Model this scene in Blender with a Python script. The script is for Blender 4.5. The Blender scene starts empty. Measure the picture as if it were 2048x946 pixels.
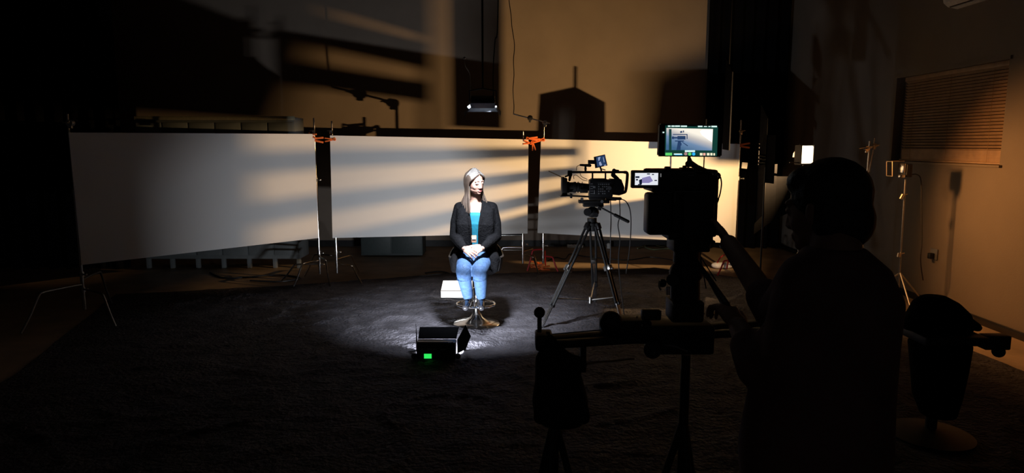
import bpy, bmesh, math, random
from mathutils import Vector, Matrix, Euler, noise
random.seed(7)
C = bpy.context.scene.collection
PI = math.pi

# ------------------------------------------------------------------ camera
F = 1340.0; CAMZ = 1.65; TILT = math.radians(7.78)
cd = bpy.data.cameras.new('camera'); cam = bpy.data.objects.new('camera', cd); C.objects.link(cam)
cd.sensor_fit = 'HORIZONTAL'; cd.sensor_width = 36.0; cd.lens = 36.0 * F / 2048
cd.clip_start = 0.02; cd.clip_end = 60
cam.location = (0, 0, CAMZ); cam.rotation_euler = (PI / 2 - TILT, 0, 0)
bpy.context.scene.camera = cam
sc = bpy.context.scene
sc.view_settings.view_transform = 'Standard'; sc.view_settings.look = 'None'
sc.view_settings.exposure = 0.0; sc.view_settings.gamma = 1.0; sc.view_settings.use_curve_mapping = False
sc.cycles.use_denoising = True
sc.cycles.max_bounces = 6; sc.cycles.diffuse_bounces = 3; sc.cycles.glossy_bounces = 3
sc.cycles.sample_clamp_indirect = 3.0; sc.cycles.blur_glossy = 0.5
sc.cycles.caustics_reflective = False; sc.cycles.caustics_refractive = False

# ------------------------------------------------------------------ world and lamps' light
w = bpy.data.worlds.new('world'); sc.world = w; w.use_nodes = True
w.node_tree.nodes['Background'].inputs[0].default_value = (1.0, 0.92, 0.88, 1)
w.node_tree.nodes['Background'].inputs[1].default_value = 0.009

def ray(u, v):
    a = (u - 1024) / F; b = -(v - 473) / F
    return Vector((a, math.cos(TILT) + b * math.sin(TILT), -math.sin(TILT) + b * math.cos(TILT)))
def P(u, v, y):                      # point of the photo's pixel at distance y into the room
    d = ray(u, v); t = y / d.y
    return Vector((d.x * t, y, CAMZ + d.z * t))
def PX(u, v, x):                     # ... on the plane of the right wall
    d = ray(u, v); t = x / d.x
    return Vector((x, d.y * t, CAMZ + d.z * t))
def PF(u, v, z=0.0):                 # ... on the floor
    d = ray(u, v); t = (z - CAMZ) / d.z
    return Vector((d.x * t, d.y * t, z))

def aim(o, target):
    o.rotation_euler = (Vector(target) - o.location).to_track_quat('-Z', 'Y').to_euler()
def area(name, loc, target, sx, sy, power, color, spread=180, parent=None):
    l = bpy.data.lights.new(name, 'AREA'); l.shape = 'RECTANGLE'; l.size = sx; l.size_y = sy
    l.energy = power; l.color = color; l.spread = math.radians(spread)
    o = bpy.data.objects.new(name, l); C.objects.link(o); o.location = loc; aim(o, target)
    return o
WARM = (1.0, 0.60, 0.255); COOL = (0.86, 0.91, 1.0)
LA = Vector((2.74, 6.44, 1.54))                      # tungsten lamp by the right side of the backdrop
area('tungsten_beam', LA, LA + Vector((-2.0, 1.80, 0.20)), 0.07, 0.009, 225, WARM, 142)
sp = bpy.data.lights.new('tungsten_spill', 'SPOT'); sp.energy = 88; sp.color = (1.0, 0.42, 0.12); sp.spot_size = math.radians(108)
sp.spot_blend = 1.0; sp.shadow_soft_size = 0.05
so = bpy.data.objects.new('tungsten_spill', sp); C.objects.link(so); so.location = (2.93, 6.36, 1.58); aim(so, (4.35, 5.65, 0.90))
area('floor_led_beam', (-0.555, 5.066, 0.097), (-0.48, 6.0, 0.30), 0.24, 0.055, 36.0, COOL, 180)
area('light_box_beam', (-0.60, 7.13, 0.225), (-0.35, 8.5, 1.15), 0.28, 0.20, 1.5, (1.0, 0.97, 0.93), 140)
area('hanging_led_beam', (-0.245, 5.375, 1.925), (-0.38, 6.08, 0.2), 0.16, 0.04, 15.0, COOL, 70)

# ------------------------------------------------------------------ materials
MATS = {}
def mat(name, col, rough=0.6, metal=0.0, nscale=30, namt=0.12, bump=0.0, bscale=200, emit=None, estr=0, spec=None, sheen=0):
    if name in MATS: return MATS[name]
    m = bpy.data.materials.new(name); m.use_nodes = True; nt = m.node_tree; b = nt.nodes['Principled BSDF']
    b.inputs['Roughness'].default_value = rough; b.inputs['Metallic'].default_value = metal
    if spec is not None: b.inputs['Specular IOR Level'].default_value = spec
    if sheen: b.inputs['Sheen Weight'].default_value = sheen
    tc = nt.nodes.new('ShaderNodeTexCoord')
    nz = nt.nodes.new('ShaderNodeTexNoise'); nz.inputs['Scale'].default_value = nscale; nz.inputs['Detail'].default_value = 4
    nt.links.new(tc.outputs['Object'], nz.inputs['Vector'])
    r = nt.nodes.new('ShaderNodeValToRGB'); nt.links.new(nz.outputs['Fac'], r.inputs['Fac'])
    r.color_ramp.elements[0].position = 0.3; r.color_ramp.elements[1].position = 0.7
    r.color_ramp.elements[0].color = tuple(c * (1 - namt) for c in col) + (1,)
    r.color_ramp.elements[1].color = tuple(min(1, c * (1 + namt)) for c in col) + (1,)
    nt.links.new(r.outputs['Color'], b.inputs['Base Color'])
    if bump:
        n2 = nt.nodes.new('ShaderNodeTexNoise'); n2.inputs['Scale'].default_value = bscale; n2.inputs['Detail'].default_value = 3
        nt.links.new(tc.outputs['Object'], n2.inputs['Vector'])
        bp = nt.nodes.new('ShaderNodeBump'); bp.inputs['Strength'].default_value = bump; bp.inputs['Distance'].default_value = 0.01
        nt.links.new(n2.outputs['Fac'], bp.inputs['Height']); nt.links.new(bp.outputs['Normal'], b.inputs['Normal'])
    if emit:
        b.inputs['Emission Color'].default_value = tuple(emit) + (1,); b.inputs['Emission Strength'].default_value = estr
    MATS[name] = m
    return m
M_FLOOR = mat('scuffed brown floor', (0.50, 0.37, 0.25), 0.5, nscale=3, namt=0.25, bump=0.08, bscale=25)
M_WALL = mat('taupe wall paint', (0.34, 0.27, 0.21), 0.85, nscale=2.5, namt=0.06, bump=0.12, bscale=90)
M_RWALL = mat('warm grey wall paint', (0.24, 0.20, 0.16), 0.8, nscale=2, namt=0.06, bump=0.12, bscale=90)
M_CEIL = mat('dark ceiling', (0.06, 0.06, 0.06), 0.9)
M_BOARD = mat('white foam board', (0.80, 0.79, 0.77), 0.65, nscale=2, namt=0.015)
M_EDGE = mat('foam board edge', (0.45, 0.46, 0.46), 0.8)
M_CHROME = mat('chrome', (0.82, 0.80, 0.78), 0.16, 1.0, namt=0.03)
M_STEEL = mat('brushed steel', (0.45, 0.44, 0.42), 0.38, 1.0)
M_BLACK = mat('black plastic', (0.012, 0.012, 0.013), 0.45)
M_BLACKM = mat('black matte metal', (0.016, 0.016, 0.017), 0.55)
M_DARK = mat('charcoal rubber', (0.025, 0.025, 0.027), 0.6)
M_ORANGE = mat('orange plastic', (1.0, 0.20, 0.04), 0.45)
M_RED = mat('red enamel', (0.40, 0.025, 0.03), 0.4)
M_GREY = mat('grey buttons', (0.20, 0.21, 0.23), 0.45)
M_WHITE = mat('white plastic', (0.75, 0.75, 0.72), 0.5)
M_LOCK = mat('grey locker enamel', (0.20, 0.22, 0.22), 0.5, nscale=5)
M_CURT = mat('black drape cloth', (0.005, 0.005, 0.006), 0.95, spec=0.05)
M_GLOW = mat('glowing white diffuser', (0.9, 0.9, 0.88), 0.5, emit=(1, 0.97, 0.92), estr=1.6)
M_GLOWW = mat('glowing tungsten glass', (0.9, 0.85, 0.7), 0.4, emit=(1, 0.78, 0.5), estr=3.0)
M_GLOWC = mat('glowing led face', (0.9, 0.9, 0.95), 0.4, emit=(0.85, 0.92, 1.0), estr=1.6)
M_LCD = mat('green lcd', (0.02, 0.3, 0.05), 0.4, emit=(0.03, 0.85, 0.12), estr=1.0)
M_CABLE = mat('black cable', (0.02, 0.02, 0.02), 0.5)
M_TAN = mat('tan cord', (0.35, 0.22, 0.10), 0.6)

# ------------------------------------------------------------------ mesh builder
def rot_to(d):
    return Vector(d).normalized().to_track_quat('Z', 'Y').to_matrix()
class MB:
    def __init__(s): s.bm = bmesh.new()
    def _ring(s, c, R, rx, ry, n):
        return [s.bm.verts.new(Vector(c) + R @ Vector((rx * math.cos(2 * PI * i / n), ry * math.sin(2 * PI * i / n), 0))) for i in range(n)]
    def _bridge(s, a, b):
        n = len(a)
        for i in range(n): s.bm.faces.new((a[i], a[(i + 1) % n], b[(i + 1) % n], b[i]))
    def box(s, c, size, rot=None, bev=0.0):
        R = Euler(rot).to_matrix() if isinstance(rot, tuple) else (rot or Matrix.Identity(3))
        r = bmesh.ops.create_cube(s.bm, size=1.0); vs = r['verts']
        if bev:
            for v in vs: v.co = Vector((v.co.x * size[0], v.co.y * size[1], v.co.z * size[2]))
            es = list({e for v in vs for e in v.link_edges})
            rr = bmesh.ops.bevel(s.bm, geom=es, offset=bev, segments=2, affect='EDGES', profile=0.5)
            vs = list({v for f in rr['faces'] for v in f.verts} | {v for v in rr['verts']})
            for v in vs: v.co = R @ v.co + Vector(c)
        else:
            for v in vs: v.co = R @ Vector((v.co.x * size[0], v.co.y * size[1], v.co.z * size[2])) + Vector(c)
        return s
    def cyl(s, p0, p1, r0, r1=None, n=14):
        r1 = r0 if r1 is None else r1
        p0 = Vector(p0); p1 = Vector(p1); R = rot_to(p1 - p0)
        a = s._ring(p0, R, r0, r0, n); b = s._ring(p1, R, r1, r1, n)
        s._bridge(a, b); s.bm.faces.new(list(reversed(a))); s.bm.faces.new(b); return s
    def sph(s, c, r, rot=None, n=20):
        if not hasattr(r, '__len__'): r = (r, r, r)
        R = Euler(rot).to_matrix() if isinstance(rot, tuple) else (rot or Matrix.Identity(3))
        q = bmesh.ops.create_uvsphere(s.bm, u_segments=n, v_segments=max(6, n // 2), radius=1.0)
        for v in q['verts']: v.co = R @ Vector((v.co.x * r[0], v.co.y * r[1], v.co.z * r[2])) + Vector(c)
        return s
    def tube(s, pts, r, n=8, smooth=4, flat=1.0, side=None):
        pts = [Vector(p) for p in pts]
        if smooth and len(pts) > 2:
            out = []
            for i in range(len(pts) - 1):
                p0 = pts[max(i - 1, 0)]; p1 = pts[i]; p2 = pts[i + 1]; p3 = pts[min(i + 2, len(pts) - 1)]
                for k in range(smooth):
                    t = k / smooth
                    out.append(0.5 * ((2 * p1) + (-p0 + p2) * t + (2 * p0 - 5 * p1 + 4 * p2 - p3) * t * t + (-p0 + 3 * p1 - 3 * p2 + p3) * t ** 3))
            pts = out + [pts[-1]]
        m = len(pts)
        rr = r if hasattr(r, '__len__') else [r] * m
        if len(rr) != m: rr = [rr[min(len(rr) - 1, int(i / (m - 1) * (len(rr) - 1)))] + (rr[min(len(rr) - 1, int(i / (m - 1) * (len(rr) - 1)) + 1)] - rr[int(i / (m - 1) * (len(rr) - 1))]) * ((i / (m - 1) * (len(rr) - 1)) % 1) for i in range(m)]
        prev = None; up = None
        for i, p in enumerate(pts):
            t = (pts[min(i + 1, m - 1)] - pts[max(i - 1, 0)]).normalized()
            if up is None:
                up = Vector(side) if side else (Vector((0, 0, 1)) if abs(t.z) < 0.9 else Vector((1, 0, 0)))
            x = up - t * up.dot(t)
            if x.length < 1e-6: x = t.orthogonal()
            x.normalize(); y = t.cross(x); up = x
            ring = [s.bm.verts.new(p + x * (rr[i] * math.cos(2 * PI * k / n)) + y * (rr[i] * flat * math.sin(2 * PI * k / n))) for k in range(n)]
            if prev: s._bridge(prev, ring)
            else: s.bm.faces.new(list(reversed(ring)))
            prev = ring
        s.bm.faces.new(prev); return s
    def limb(s, pts, rs, n=18):                      # capsule chain
        for i in range(len(pts) - 1):
            s.cyl(pts[i], pts[i + 1], rs[i], rs[i + 1], n)
        for p, r in zip(pts, rs): s.sph(p, r, n=n)
        return s
    def loft(s, secs, n=28, rotz=0):                 # (centre, rx, ry) stacked mostly vertically
        prev = None
        R = Matrix.Rotation(rotz, 3, 'Z')
        for c, rx, ry in secs:
            ring = s._ring(c, R, rx, ry, n)
            if prev: s._bridge(prev, ring)
            else: s.bm.faces.new(list(reversed(ring)))
            prev = ring
        s.bm.faces.new(prev); return s
    def lathe(s, prof, c, n=40):                     # (r, z)
        prev = None; c = Vector(c)
        for r, z in prof:
            ring = [s.bm.verts.new(c + Vector((max(r, 1e-4) * math.cos(2 * PI * i / n), max(r, 1e-4) * math.sin(2 * PI * i / n), z))) for i in range(n)]
            if prev: s._bridge(prev, ring)
            prev = ring
        return s
    def prism(s, pts, thick):                        # planar polygon of 3-d points, extruded by vector
        a = [s.bm.verts.new(Vector(p)) for p in pts]; b = [s.bm.verts.new(Vector(p) + Vector(thick)) for p in pts]
        s._bridge(a, b); s.bm.faces.new(list(reversed(a))); s.bm.faces.new(b); return s
    def torus(s, c, R0, r, rot=None, n=40, m=10, sy=1.0):
        R = Euler(rot).to_matrix() if rot else Matrix.Identity(3)
        rings = []
        for i in range(n):
            a = 2 * PI * i / n; ring = []
            for k in range(m):
                b = 2 * PI * k / m
                p = Vector(((R0 + r * math.cos(b)) * math.cos(a), (R0 * sy + r * math.cos(b)) * math.sin(a), r * math.sin(b)))
                ring.append(s.bm.verts.new(R @ p + Vector(c)))
            rings.append(ring)
        for i in range(n): s._bridge(rings[i], rings[(i + 1) % n])
        return s
    def build(s, name, m, parent=None, loc=None, voxel=None, smooth=0, ang=35):
        bm = s.bm
        o0 = Vector(parent['_loc']) if parent is not None else (Vector(loc) if loc is not None else Vector((0, 0, 0)))
        for v in bm.verts: v.co -= o0
        bmesh.ops.recalc_face_normals(bm, faces=bm.faces)
        me = bpy.data.meshes.new(name)
        if voxel:
            bm.to_mesh(me); bm.free()
            tmp = bpy.data.objects.new('tmp', me); C.objects.link(tmp)
            r = tmp.modifiers.new('r', 'REMESH'); r.mode = 'VOXEL'; r.voxel_size = voxel
            if smooth:
                q = tmp.modifiers.new('s', 'SMOOTH'); q.factor = 0.5; q.iterations = smooth
            dg = bpy.context.evaluated_depsgraph_get()
            me2 = bpy.data.meshes.new_from_object(tmp.evaluated_get(dg)); bpy.data.objects.remove(tmp); me = me2; me.name = name
            for p in me.polygons: p.use_smooth = True
        else:
            for f in bm.faces: f.smooth = True
            for e in bm.edges:
                if len(e.link_faces) == 2 and e.calc_face_angle(0) > math.radians(ang): e.smooth = False
            bm.to_mesh(me); bm.free()
        me.materials.clear(); me.materials.append(m)
        o = bpy.data.objects.new(name, me); C.objects.link(o)
        if parent is not None:
            o.parent = parent; o['_loc'] = tuple(o0)
        else:
            o.location = o0; o['_loc'] = tuple(o0)
        return o
def tag(o, label, cat, group=None):
    o['label'] = label; o['category'] = cat
    if group: o['group'] = group
    return o
def thing(name, label, cat, loc, group=None):
    o = bpy.data.objects.new(name, None); C.objects.link(o); o.empty_display_size = 0.1
    o.location = loc; o['_loc'] = tuple(loc)
    return tag(o, label, cat, group)
def struct(o): o['kind'] = 'structure'; return o
def dup(root, loc, rot, label, group=None):
    r = root.copy(); C.objects.link(r); r.location = loc; r.rotation_euler = rot; r['label'] = label
    if group: r['group'] = group
    for ch in list(root.children):
        c = ch.copy(); C.objects.link(c); c.parent = r
        for g in ch.children:
            d = g.copy(); C.objects.link(d); d.parent = c
    return r

# ------------------------------------------------------------------ the room
WX = 4.35; BY = 10.9; HZ = 4.5; LX = -8.0; FY = -1.2
struct(MB().box(((LX + WX) / 2, (FY + BY) / 2, -0.05), (WX - LX + 0.4, BY - FY + 0.4, 0.1)).build('floor', M_FLOOR))
struct(MB().box(((LX + WX) / 2, (FY + BY) / 2, HZ + 0.05), (WX - LX + 0.4, BY - FY + 0.4, 0.1)).build('ceiling', M_CEIL))
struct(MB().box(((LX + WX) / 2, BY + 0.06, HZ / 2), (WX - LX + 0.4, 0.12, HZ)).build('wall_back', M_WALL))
struct(MB().box((LX - 0.06, (FY + BY) / 2, HZ / 2), (0.12, BY - FY, HZ)).build('wall_left', M_CEIL))
a = PX(1797, 150, WX); b = PX(2020, 127, WX); c = PX(1785, 323, WX); d = PX(1998, 328, WX)
wy0 = (b.y + d.y) / 2; wy1 = (a.y + c.y) / 2; wz1 = (a.z + b.z) / 2; wz0 = (c.z + d.z) / 2
m = MB(); T = 0.14
m.box((WX + T / 2, (FY + wy0) / 2, HZ / 2), (T, wy0 - FY, HZ)).box((WX + T / 2, (BY + wy1) / 2, HZ / 2), (T, BY - wy1, HZ))
m.box((WX + T / 2, (wy0 + wy1) / 2, wz0 / 2), (T, wy1 - wy0, wz0)).box((WX + T / 2, (wy0 + wy1) / 2, (HZ + wz1) / 2), (T, wy1 - wy0, HZ - wz1))
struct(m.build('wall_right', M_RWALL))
win = bpy.data.objects.new('window_1', None); C.objects.link(win); win['_loc'] = (0, 0, 0); struct(win)
m = MB(); t = 0.03
m.box((WX + 0.11, (wy0 + wy1) / 2, wz0 + t / 2), (0.05, wy1 - wy0, t)).box((WX + 0.11, (wy0 + wy1) / 2, wz1 - t / 2), (0.05, wy1 - wy0, t))
for yy in (wy0 + t / 2, wy1 - t / 2): m.box((WX + 0.11, yy, (wz0 + wz1) / 2), (0.05, t, wz1 - wz0 - 2 * t))
m.build('window_frame', M_RWALL, win)
MB().box((WX + 0.125, (wy0 + wy1) / 2, (wz0 + wz1) / 2), (0.006, wy1 - wy0 - 2 * t, wz1 - wz0 - 2 * t)).build('window_glass', mat('dark window glass', (0.01, 0.01, 0.012), 0.05), win)
m = MB().box((WX - 0.012, (wy0 + wy1) / 2, wz0 - 0.012), (0.03, wy1 - wy0 + 0.06, 0.024), bev=0.004); m.build('window_sill', M_WHITE if 0 else M_RWALL, win)
m = MB(); m.box((WX - 0.008, wy1 + 0.02, (wz0 + wz1) / 2), (0.016, 0.04, wz1 - wz0)).box((WX - 0.008, (wy0 + wy1) / 2, wz1 + 0.015), (0.016, wy1 - wy0 + 0.06, 0.03)); m.build('window_casing', M_RWALL, win)
bl = thing('window_blind', 'brown horizontal slat blind lowered in the window of the right wall', 'blind', (WX + 0.04, (wy0 + wy1) / 2, wz0))
M_SLAT = mat('brown wood blind slats', (0.45, 0.31, 0.20), 0.35, nscale=12)
m = MB(); n = 25; y0b, y1b = wy0 + 0.015, wy1 - 0.10
for i in range(n):
    z = wz0 + 0.13 + (wz1 - wz0 - 0.19) * i / (n - 1)
    m.box((WX + 0.045, (y0b + y1b) / 2, z), (0.034, y1b - y0b, 0.003), rot=(0, math.radians(40 + random.uniform(-3, 3)), 0))
for i in range(7): m.box((WX + 0.045, (y0b + y1b) / 2, wz0 + 0.032 + i * 0.013), (0.034, y1b - y0b, 0.003), rot=(0, math.radians(75), 0))
m.build('slats', M_SLAT, bl)
MB().box((WX + 0.045, (y0b + y1b) / 2, wz1 - 0.025), (0.05, y1b - y0b, 0.045), bev=0.004).build('head_rail', M_SLAT, bl)
MB().box((WX + 0.04, (y0b + y1b) / 2, wz0 + 0.012), (0.045, y1b - y0b, 0.018), bev=0.004).build('bottom_rail', M_SLAT, bl)
m = MB()
for q in (0.12, 0.5, 0.88): MB().cyl((WX + 0.024, y0b + (y1b - y0b) * q, wz0 + 0.02), (WX + 0.024, y0b + (y1b - y0b) * q, wz1 - 0.03), 0.0015, n=6).build('ladder_cord', M_TAN, bl)
struct(MB().box((WX - 0.011, (FY + BY) / 2, 0.035), (0.022, BY - FY, 0.07), bev=0.004).build('baseboard_right', mat('black gloss baseboard', (0.015, 0.014, 0.013), 0.25)))
struct(MB().box(((LX + WX) / 2, BY - 0.01, 0.05), (WX - LX, 0.02, 0.1)).build('baseboard_back', M_BLACKM))

# air conditioner on the right wall
p0 = PX(1903, 18, WX - 0.12)
ac = thing('air_conditioner', 'white wall-mounted air conditioner above the blind at top right', 'air conditioner', (WX - 0.01, p0.y - 0.42, p0.z))
m = MB(); ya, yb = p0.y, p0.y - 0.88; zb = p0.z
prof = [(0, 0.02), (0.10, 0.0), (0.17, 0.012), (0.215, 0.05), (0.23, 0.12), (0.225, 0.24), (0.20, 0.285), (0.0, 0.29)]
m.prism([(WX - x, ya, zb + z) for x, z in prof], (0, yb - ya, 0))
bmesh.ops.bevel(m.bm, geom=[e for e in m.bm.edges if abs(e.verts[0].co.y - e.verts[1].co.y) < 1e-5], offset=0.02, segments=3, affect='EDGES')
m.build('casing', M_WHITE, ac)
m = MB()
for k in range(3): m.box((WX - 0.075 - k * 0.045, (ya + yb) / 2, zb + 0.002 + k * 0.004), (0.012, 0.78, 0.012))
m.build('air_outlet', M_BLACK, ac)
MB().box((WX - 0.12, (ya + yb) / 2, zb - 0.004), (0.05, 0.78, 0.008), rot=(0, 0.2, 0), bev=0.002).build('louver', M_WHITE, ac)

# added black drapes in place of dark stretches of wall
def drape(name, label, x0, x1, y, h, folds, seedn, amp=0.05, solid=M_CURT):
    m = MB(); n = folds * 10; top = []; bot = []
    vs = []
    for i in range(n + 1):
        q = i / n; x = x0 + (x1 - x0) * q
        yy = y + amp * math.sin(q * folds * 2 * PI + seedn) + 0.4 * amp * math.sin(q * folds * 5.3 + seedn)
        vs.append([m.bm.verts.new((x, yy + dy, z)) for dy in (0, 0.012) for z in (0.01, h)])
    for i in range(n):
        A, B = vs[i], vs[i + 1]
        m.bm.faces.new((A[0], B[0], B[1], A[1])); m.bm.faces.new((A[2], A[3], B[3], B[2]))
        m.bm.faces.new((A[1], B[1], B[3], A[3])); m.bm.faces.new((A[0], A[2], B[2], B[0]))
    m.bm.faces.new(vs[0]) if 0 else None
    return tag(m.build(name, solid, loc=((x0 + x1) / 2, y, 0)), label, 'curtain')
drape('added_drape', 'added black drape darkening the right end of the back wall', 3.05, 4.30, 10.68, 4.45, 7, 0.3)
drape('added_drape', 'added black drape in place of dark wall at far left beyond the left board', -7.9, -5.15, 8.85, 4.45, 12, 1.1)

# black cloth on the floor
def lerp(tab, x):
    if x <= tab[0][0]: return tab[0][1]
    for (a, fa), (b, fb) in zip(tab, tab[1:]):
        if x <= b: return fa + (fb - fa) * (x - a) / (b - a)
    return tab[-1][1]
far = [(-4.5, 7.25), (-2.7, PF(560, 573).y), (-0.9, PF(880, 549).y), (0.2, PF(1050, 547).y), (2.0, PF(1330, 537).y), (3.0, PF(1500, 562).y)]
lft = [(0, -3.0), (4.7, -3.6), (7.3, -4.4)]
rgt = [(0, 3.9), (5.2, 3.72), (8.3, 3.0), (9.3, 2.9)]
m = MB(); NX, NY = 230, 210; G = []
for j in range(NY + 1):
    row = []
    for i in range(NX + 1):
        s_ = i / NX; t_ = j / NY
        x = -4.4 + 7.4 * s_
        y = 0.6 + (lerp(far, x) - 0.6) * t_
        xl = lerp(lft, y); xr = lerp(rgt, y); x = xl + (xr - xl) * s_
        e = min(s_, 1 - s_, 1 - t_) * 8; e = min(1, max(0, e))
        v = Vector((x, y, 0))
        z = 0.010 + 0.010 * (noise.noise(v * 2.2)) + 0.008 * abs(noise.noise(Vector((x * 7, y * 5, 3)))) + 0.016 * max(0, noise.noise(Vector((x * 4 + y, y * 11, 1)))) ** 0.8 + 0.008 * abs(noise.noise(Vector((x * 14, y * 22, 5))))
        fold = noise.noise(Vector((x * 1.3, y * 1.3, 9))); z += 0.014 * math.exp(-(fold / 0.035) ** 2)
        z = 0.004 + max(0.0, z) * (0.35 + 0.65 * e)
        x += 0.03 * noise.noise(Vector((y * 2, 0, x))) ; y += 0.04 * noise.noise(Vector((x * 1.7, 5, 0))) * t_
        row.append(m.bm.verts.new((x, y, z)))
    G.append(row)
for j in range(NY):
    for i in range(NX): m.bm.faces.new((G[j][i], G[j][i + 1], G[j + 1][i + 1], G[j + 1][i]))
bd = [e for e in m.bm.edges if e.is_boundary]
r = bmesh.ops.extrude_edge_only(m.bm, edges=bd)
for v in r['geom']:
    if isinstance(v, bmesh.types.BMVert): v.co.z = 0.001
M_CLOTH = mat('crinkled black cloth', (0.095, 0.09, 0.103), 0.8, nscale=6, namt=0.3, bump=1.0, bscale=34, spec=0.12)
M_CLOTH.node_tree.nodes['Bump'].inputs['Distance'].default_value = 0.03
tag(m.build('floor_cloth', M_CLOTH, ang=80), 'large crinkled black cloth spread over the studio floor', 'floor cloth')

# ------------------------------------------------------------------ foam boards
def board(cs, label):
    m = MB(); A = [P(*c) for c in cs]
    nrm = (A[1] - A[0]).cross(A[3] - A[0]).normalized()
    if nrm.y < 0: nrm = -nrm
    m.prism(A, nrm * 0.012)
    return tag(m.build('foam_board', M_BOARD, loc=(A[2] + A[3]) / 2), label, 'board', 'white foam boards of the backdrop')
board([(137, 265, 6.1), (629, 268, 7.9), (637, 476, 7.9), (163, 530, 6.1)], 'left white board of the backdrop, angled forward and mostly in shadow')
board([(660, 271, 7.95), (1057, 279, 8.6), (1055, 467, 8.6), (665, 476, 7.95)], 'middle white board of the backdrop, behind the seated woman')
board([(1082, 278, 8.6), (1480, 288, 8.3), (1470, 487, 8.3), (1075, 466, 8.6)], 'right white board of the backdrop, brightly lit at its right end')

def c_stand(base, top, legs, label, colm=M_CHROME, legm=M_CHROME, hb=0.22, reach=0.42, head=None, name='light_stand', r=0.0115):
    base = Vector(base); s = thing(name, label, 'light stand', (base.x, base.y, 0), 'stands around the backdrop')
    mid = top * 0.62
    MB().cyl((base.x, base.y, 0.10), (base.x, base.y, mid), r * 1.35).cyl((base.x, base.y, mid), (base.x, base.y, top), r * 0.85).build('column', colm, s)
    for k, ang in enumerate(legs):
        h = hb + 0.045 * k; dx, dy = math.cos(math.radians(ang)), math.sin(math.radians(ang))
        q = lambda d, z: (base.x + dx * d, base.y + dy * d, z)
        l = MB().tube([q(0.0, h), q(reach * 0.35, h + .003), q(reach * 0.62, h), q(reach * .70, h - 0.03), q(reach * 0.85, h * 0.45), q(reach, 0.026)], r * 0.9, n=10)
        l.build('leg', legm, s)
    for z, kz in ((hb - 0.03, hb), (hb + 0.12, hb + 0.14), (mid, mid + 0.02)):
        MB().cyl((base.x, base.y, z), (base.x, base.y, z + 0.045), r * 2.0).cyl((base.x, base.y, kz), (base.x + 0.05, base.y - 0.02, kz), r * 0.6).sph((base.x + 0.055, base.y - 0.022, kz), r * 1.3, n=10).build('collar', legm if legm is not M_RED else M_STEEL, s)
    return s
def base_at(u, v, y):
    p = P(u, v, y); return (p.x, p.y, 0)
def topz(u, v, y): return P(u, v, y).z
S1 = c_stand(base_at(150, 400, 6.22), topz(137, 228, 6.22), (-35, 250, 100), 'chrome stand behind the left end of the left board', reach=0.60, hb=0.3, colm=M_STEEL, legm=M_STEEL)
S2 = c_stand(base_at(634, 400, 8.0), topz(625, 236, 8.0), (190, -115, -60), 'chrome stand at the right edge of the left board', reach=0.45)
S3 = c_stand(base_at(669, 400, 8.06), topz(661, 242, 8.06), (-40, 70, 160), 'chrome stand at the left edge of the middle board', reach=0.48)
S4 = c_stand(base_at(1046, 400, 8.72), topz(1052, 263, 8.72), (-60, 60, 180), 'chrome stand at the right edge of the middle board', reach=0.40)
S5 = c_stand(base_at(1087, 400, 8.72), topz(1091, 244, 8.72), (-45, 80, 215), 'red-legged stand with boom arm at the left edge of the right board', legm=M_RED, reach=0.26, hb=0.20)
S6 = c_stand(base_at(1475, 400, 8.42), topz(1482, 240, 8.42), (-150, -30, 90), 'red-legged stand at the right end of the right board', legm=M_RED, reach=0.30, hb=0.20, colm=M_CHROME)
# pins and grip heads
def grip(s, p, r=0.03, m_=M_STEEL, ax=(0, 1, 0)):
    p = Vector(p); ax = Vector(ax).normalized()
    m = MB().cyl(p - ax * 0.022, p + ax * 0.022, r, n=20).cyl(p + ax * 0.0, p - ax * 0.06, r * 0.35)
    m.cyl(p - ax * 0.06 + Vector((-0.03, 0, 0.0)), p - ax * 0.06 + Vector((0.03, 0, 0.012)), 0.006)
    m.box(p - Vector((0, 0, r)), (0.03, 0.03, 0.04), bev=0.004)
    return m.build('grip_head', m_, s)
grip(S1, P(141, 246, 6.2)); grip(S2, P(627, 262, 7.97), 0.014, M_CHROME); grip(S3, P(662, 262, 8.03), 0.016, M_CHROME); grip(S6, P(1482, 263, 8.4), 0.02, M_CHROME)
g5 = grip(S5, P(1090, 246, 8.68), 0.032, M_CHROME)
m = MB(); A = P(1100, 247, 8.66); B = P(1027, 228, 8.62); m.cyl(A, B, 0.008)
m.build('boom_arm', M_CHROME, S5)
grip(S5, P(1060, 236, 8.62), 0.034, M_BLACKM)
m = MB(); pts = [P(1027, 228, 8.62)]
for k, (u, v) in enumerate([(1028, 212), (1026, 180), (1028, 150), (1027, 120), (1029, 90), (1024, 55), (1022, 30), (1018, 0), (1012, -60), (1010, -120)]):
    q = P(u, v, 8.6); pts.append(q)
pts[-1].z = HZ
tag(m.tube(pts, 0.005, n=6).build('hanging_cable', M_CABLE, loc=pts[0]), 'thin wavy cable hanging from the ceiling to the boom arm', 'cable')
m = MB(); pts = [P(1000 - k * 0.5, -90 + k * 22, 7.25) + Vector((0.01 * math.sin(k * 2), 0, 0)) for k in range(13)]; pts[0].z = HZ
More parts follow.
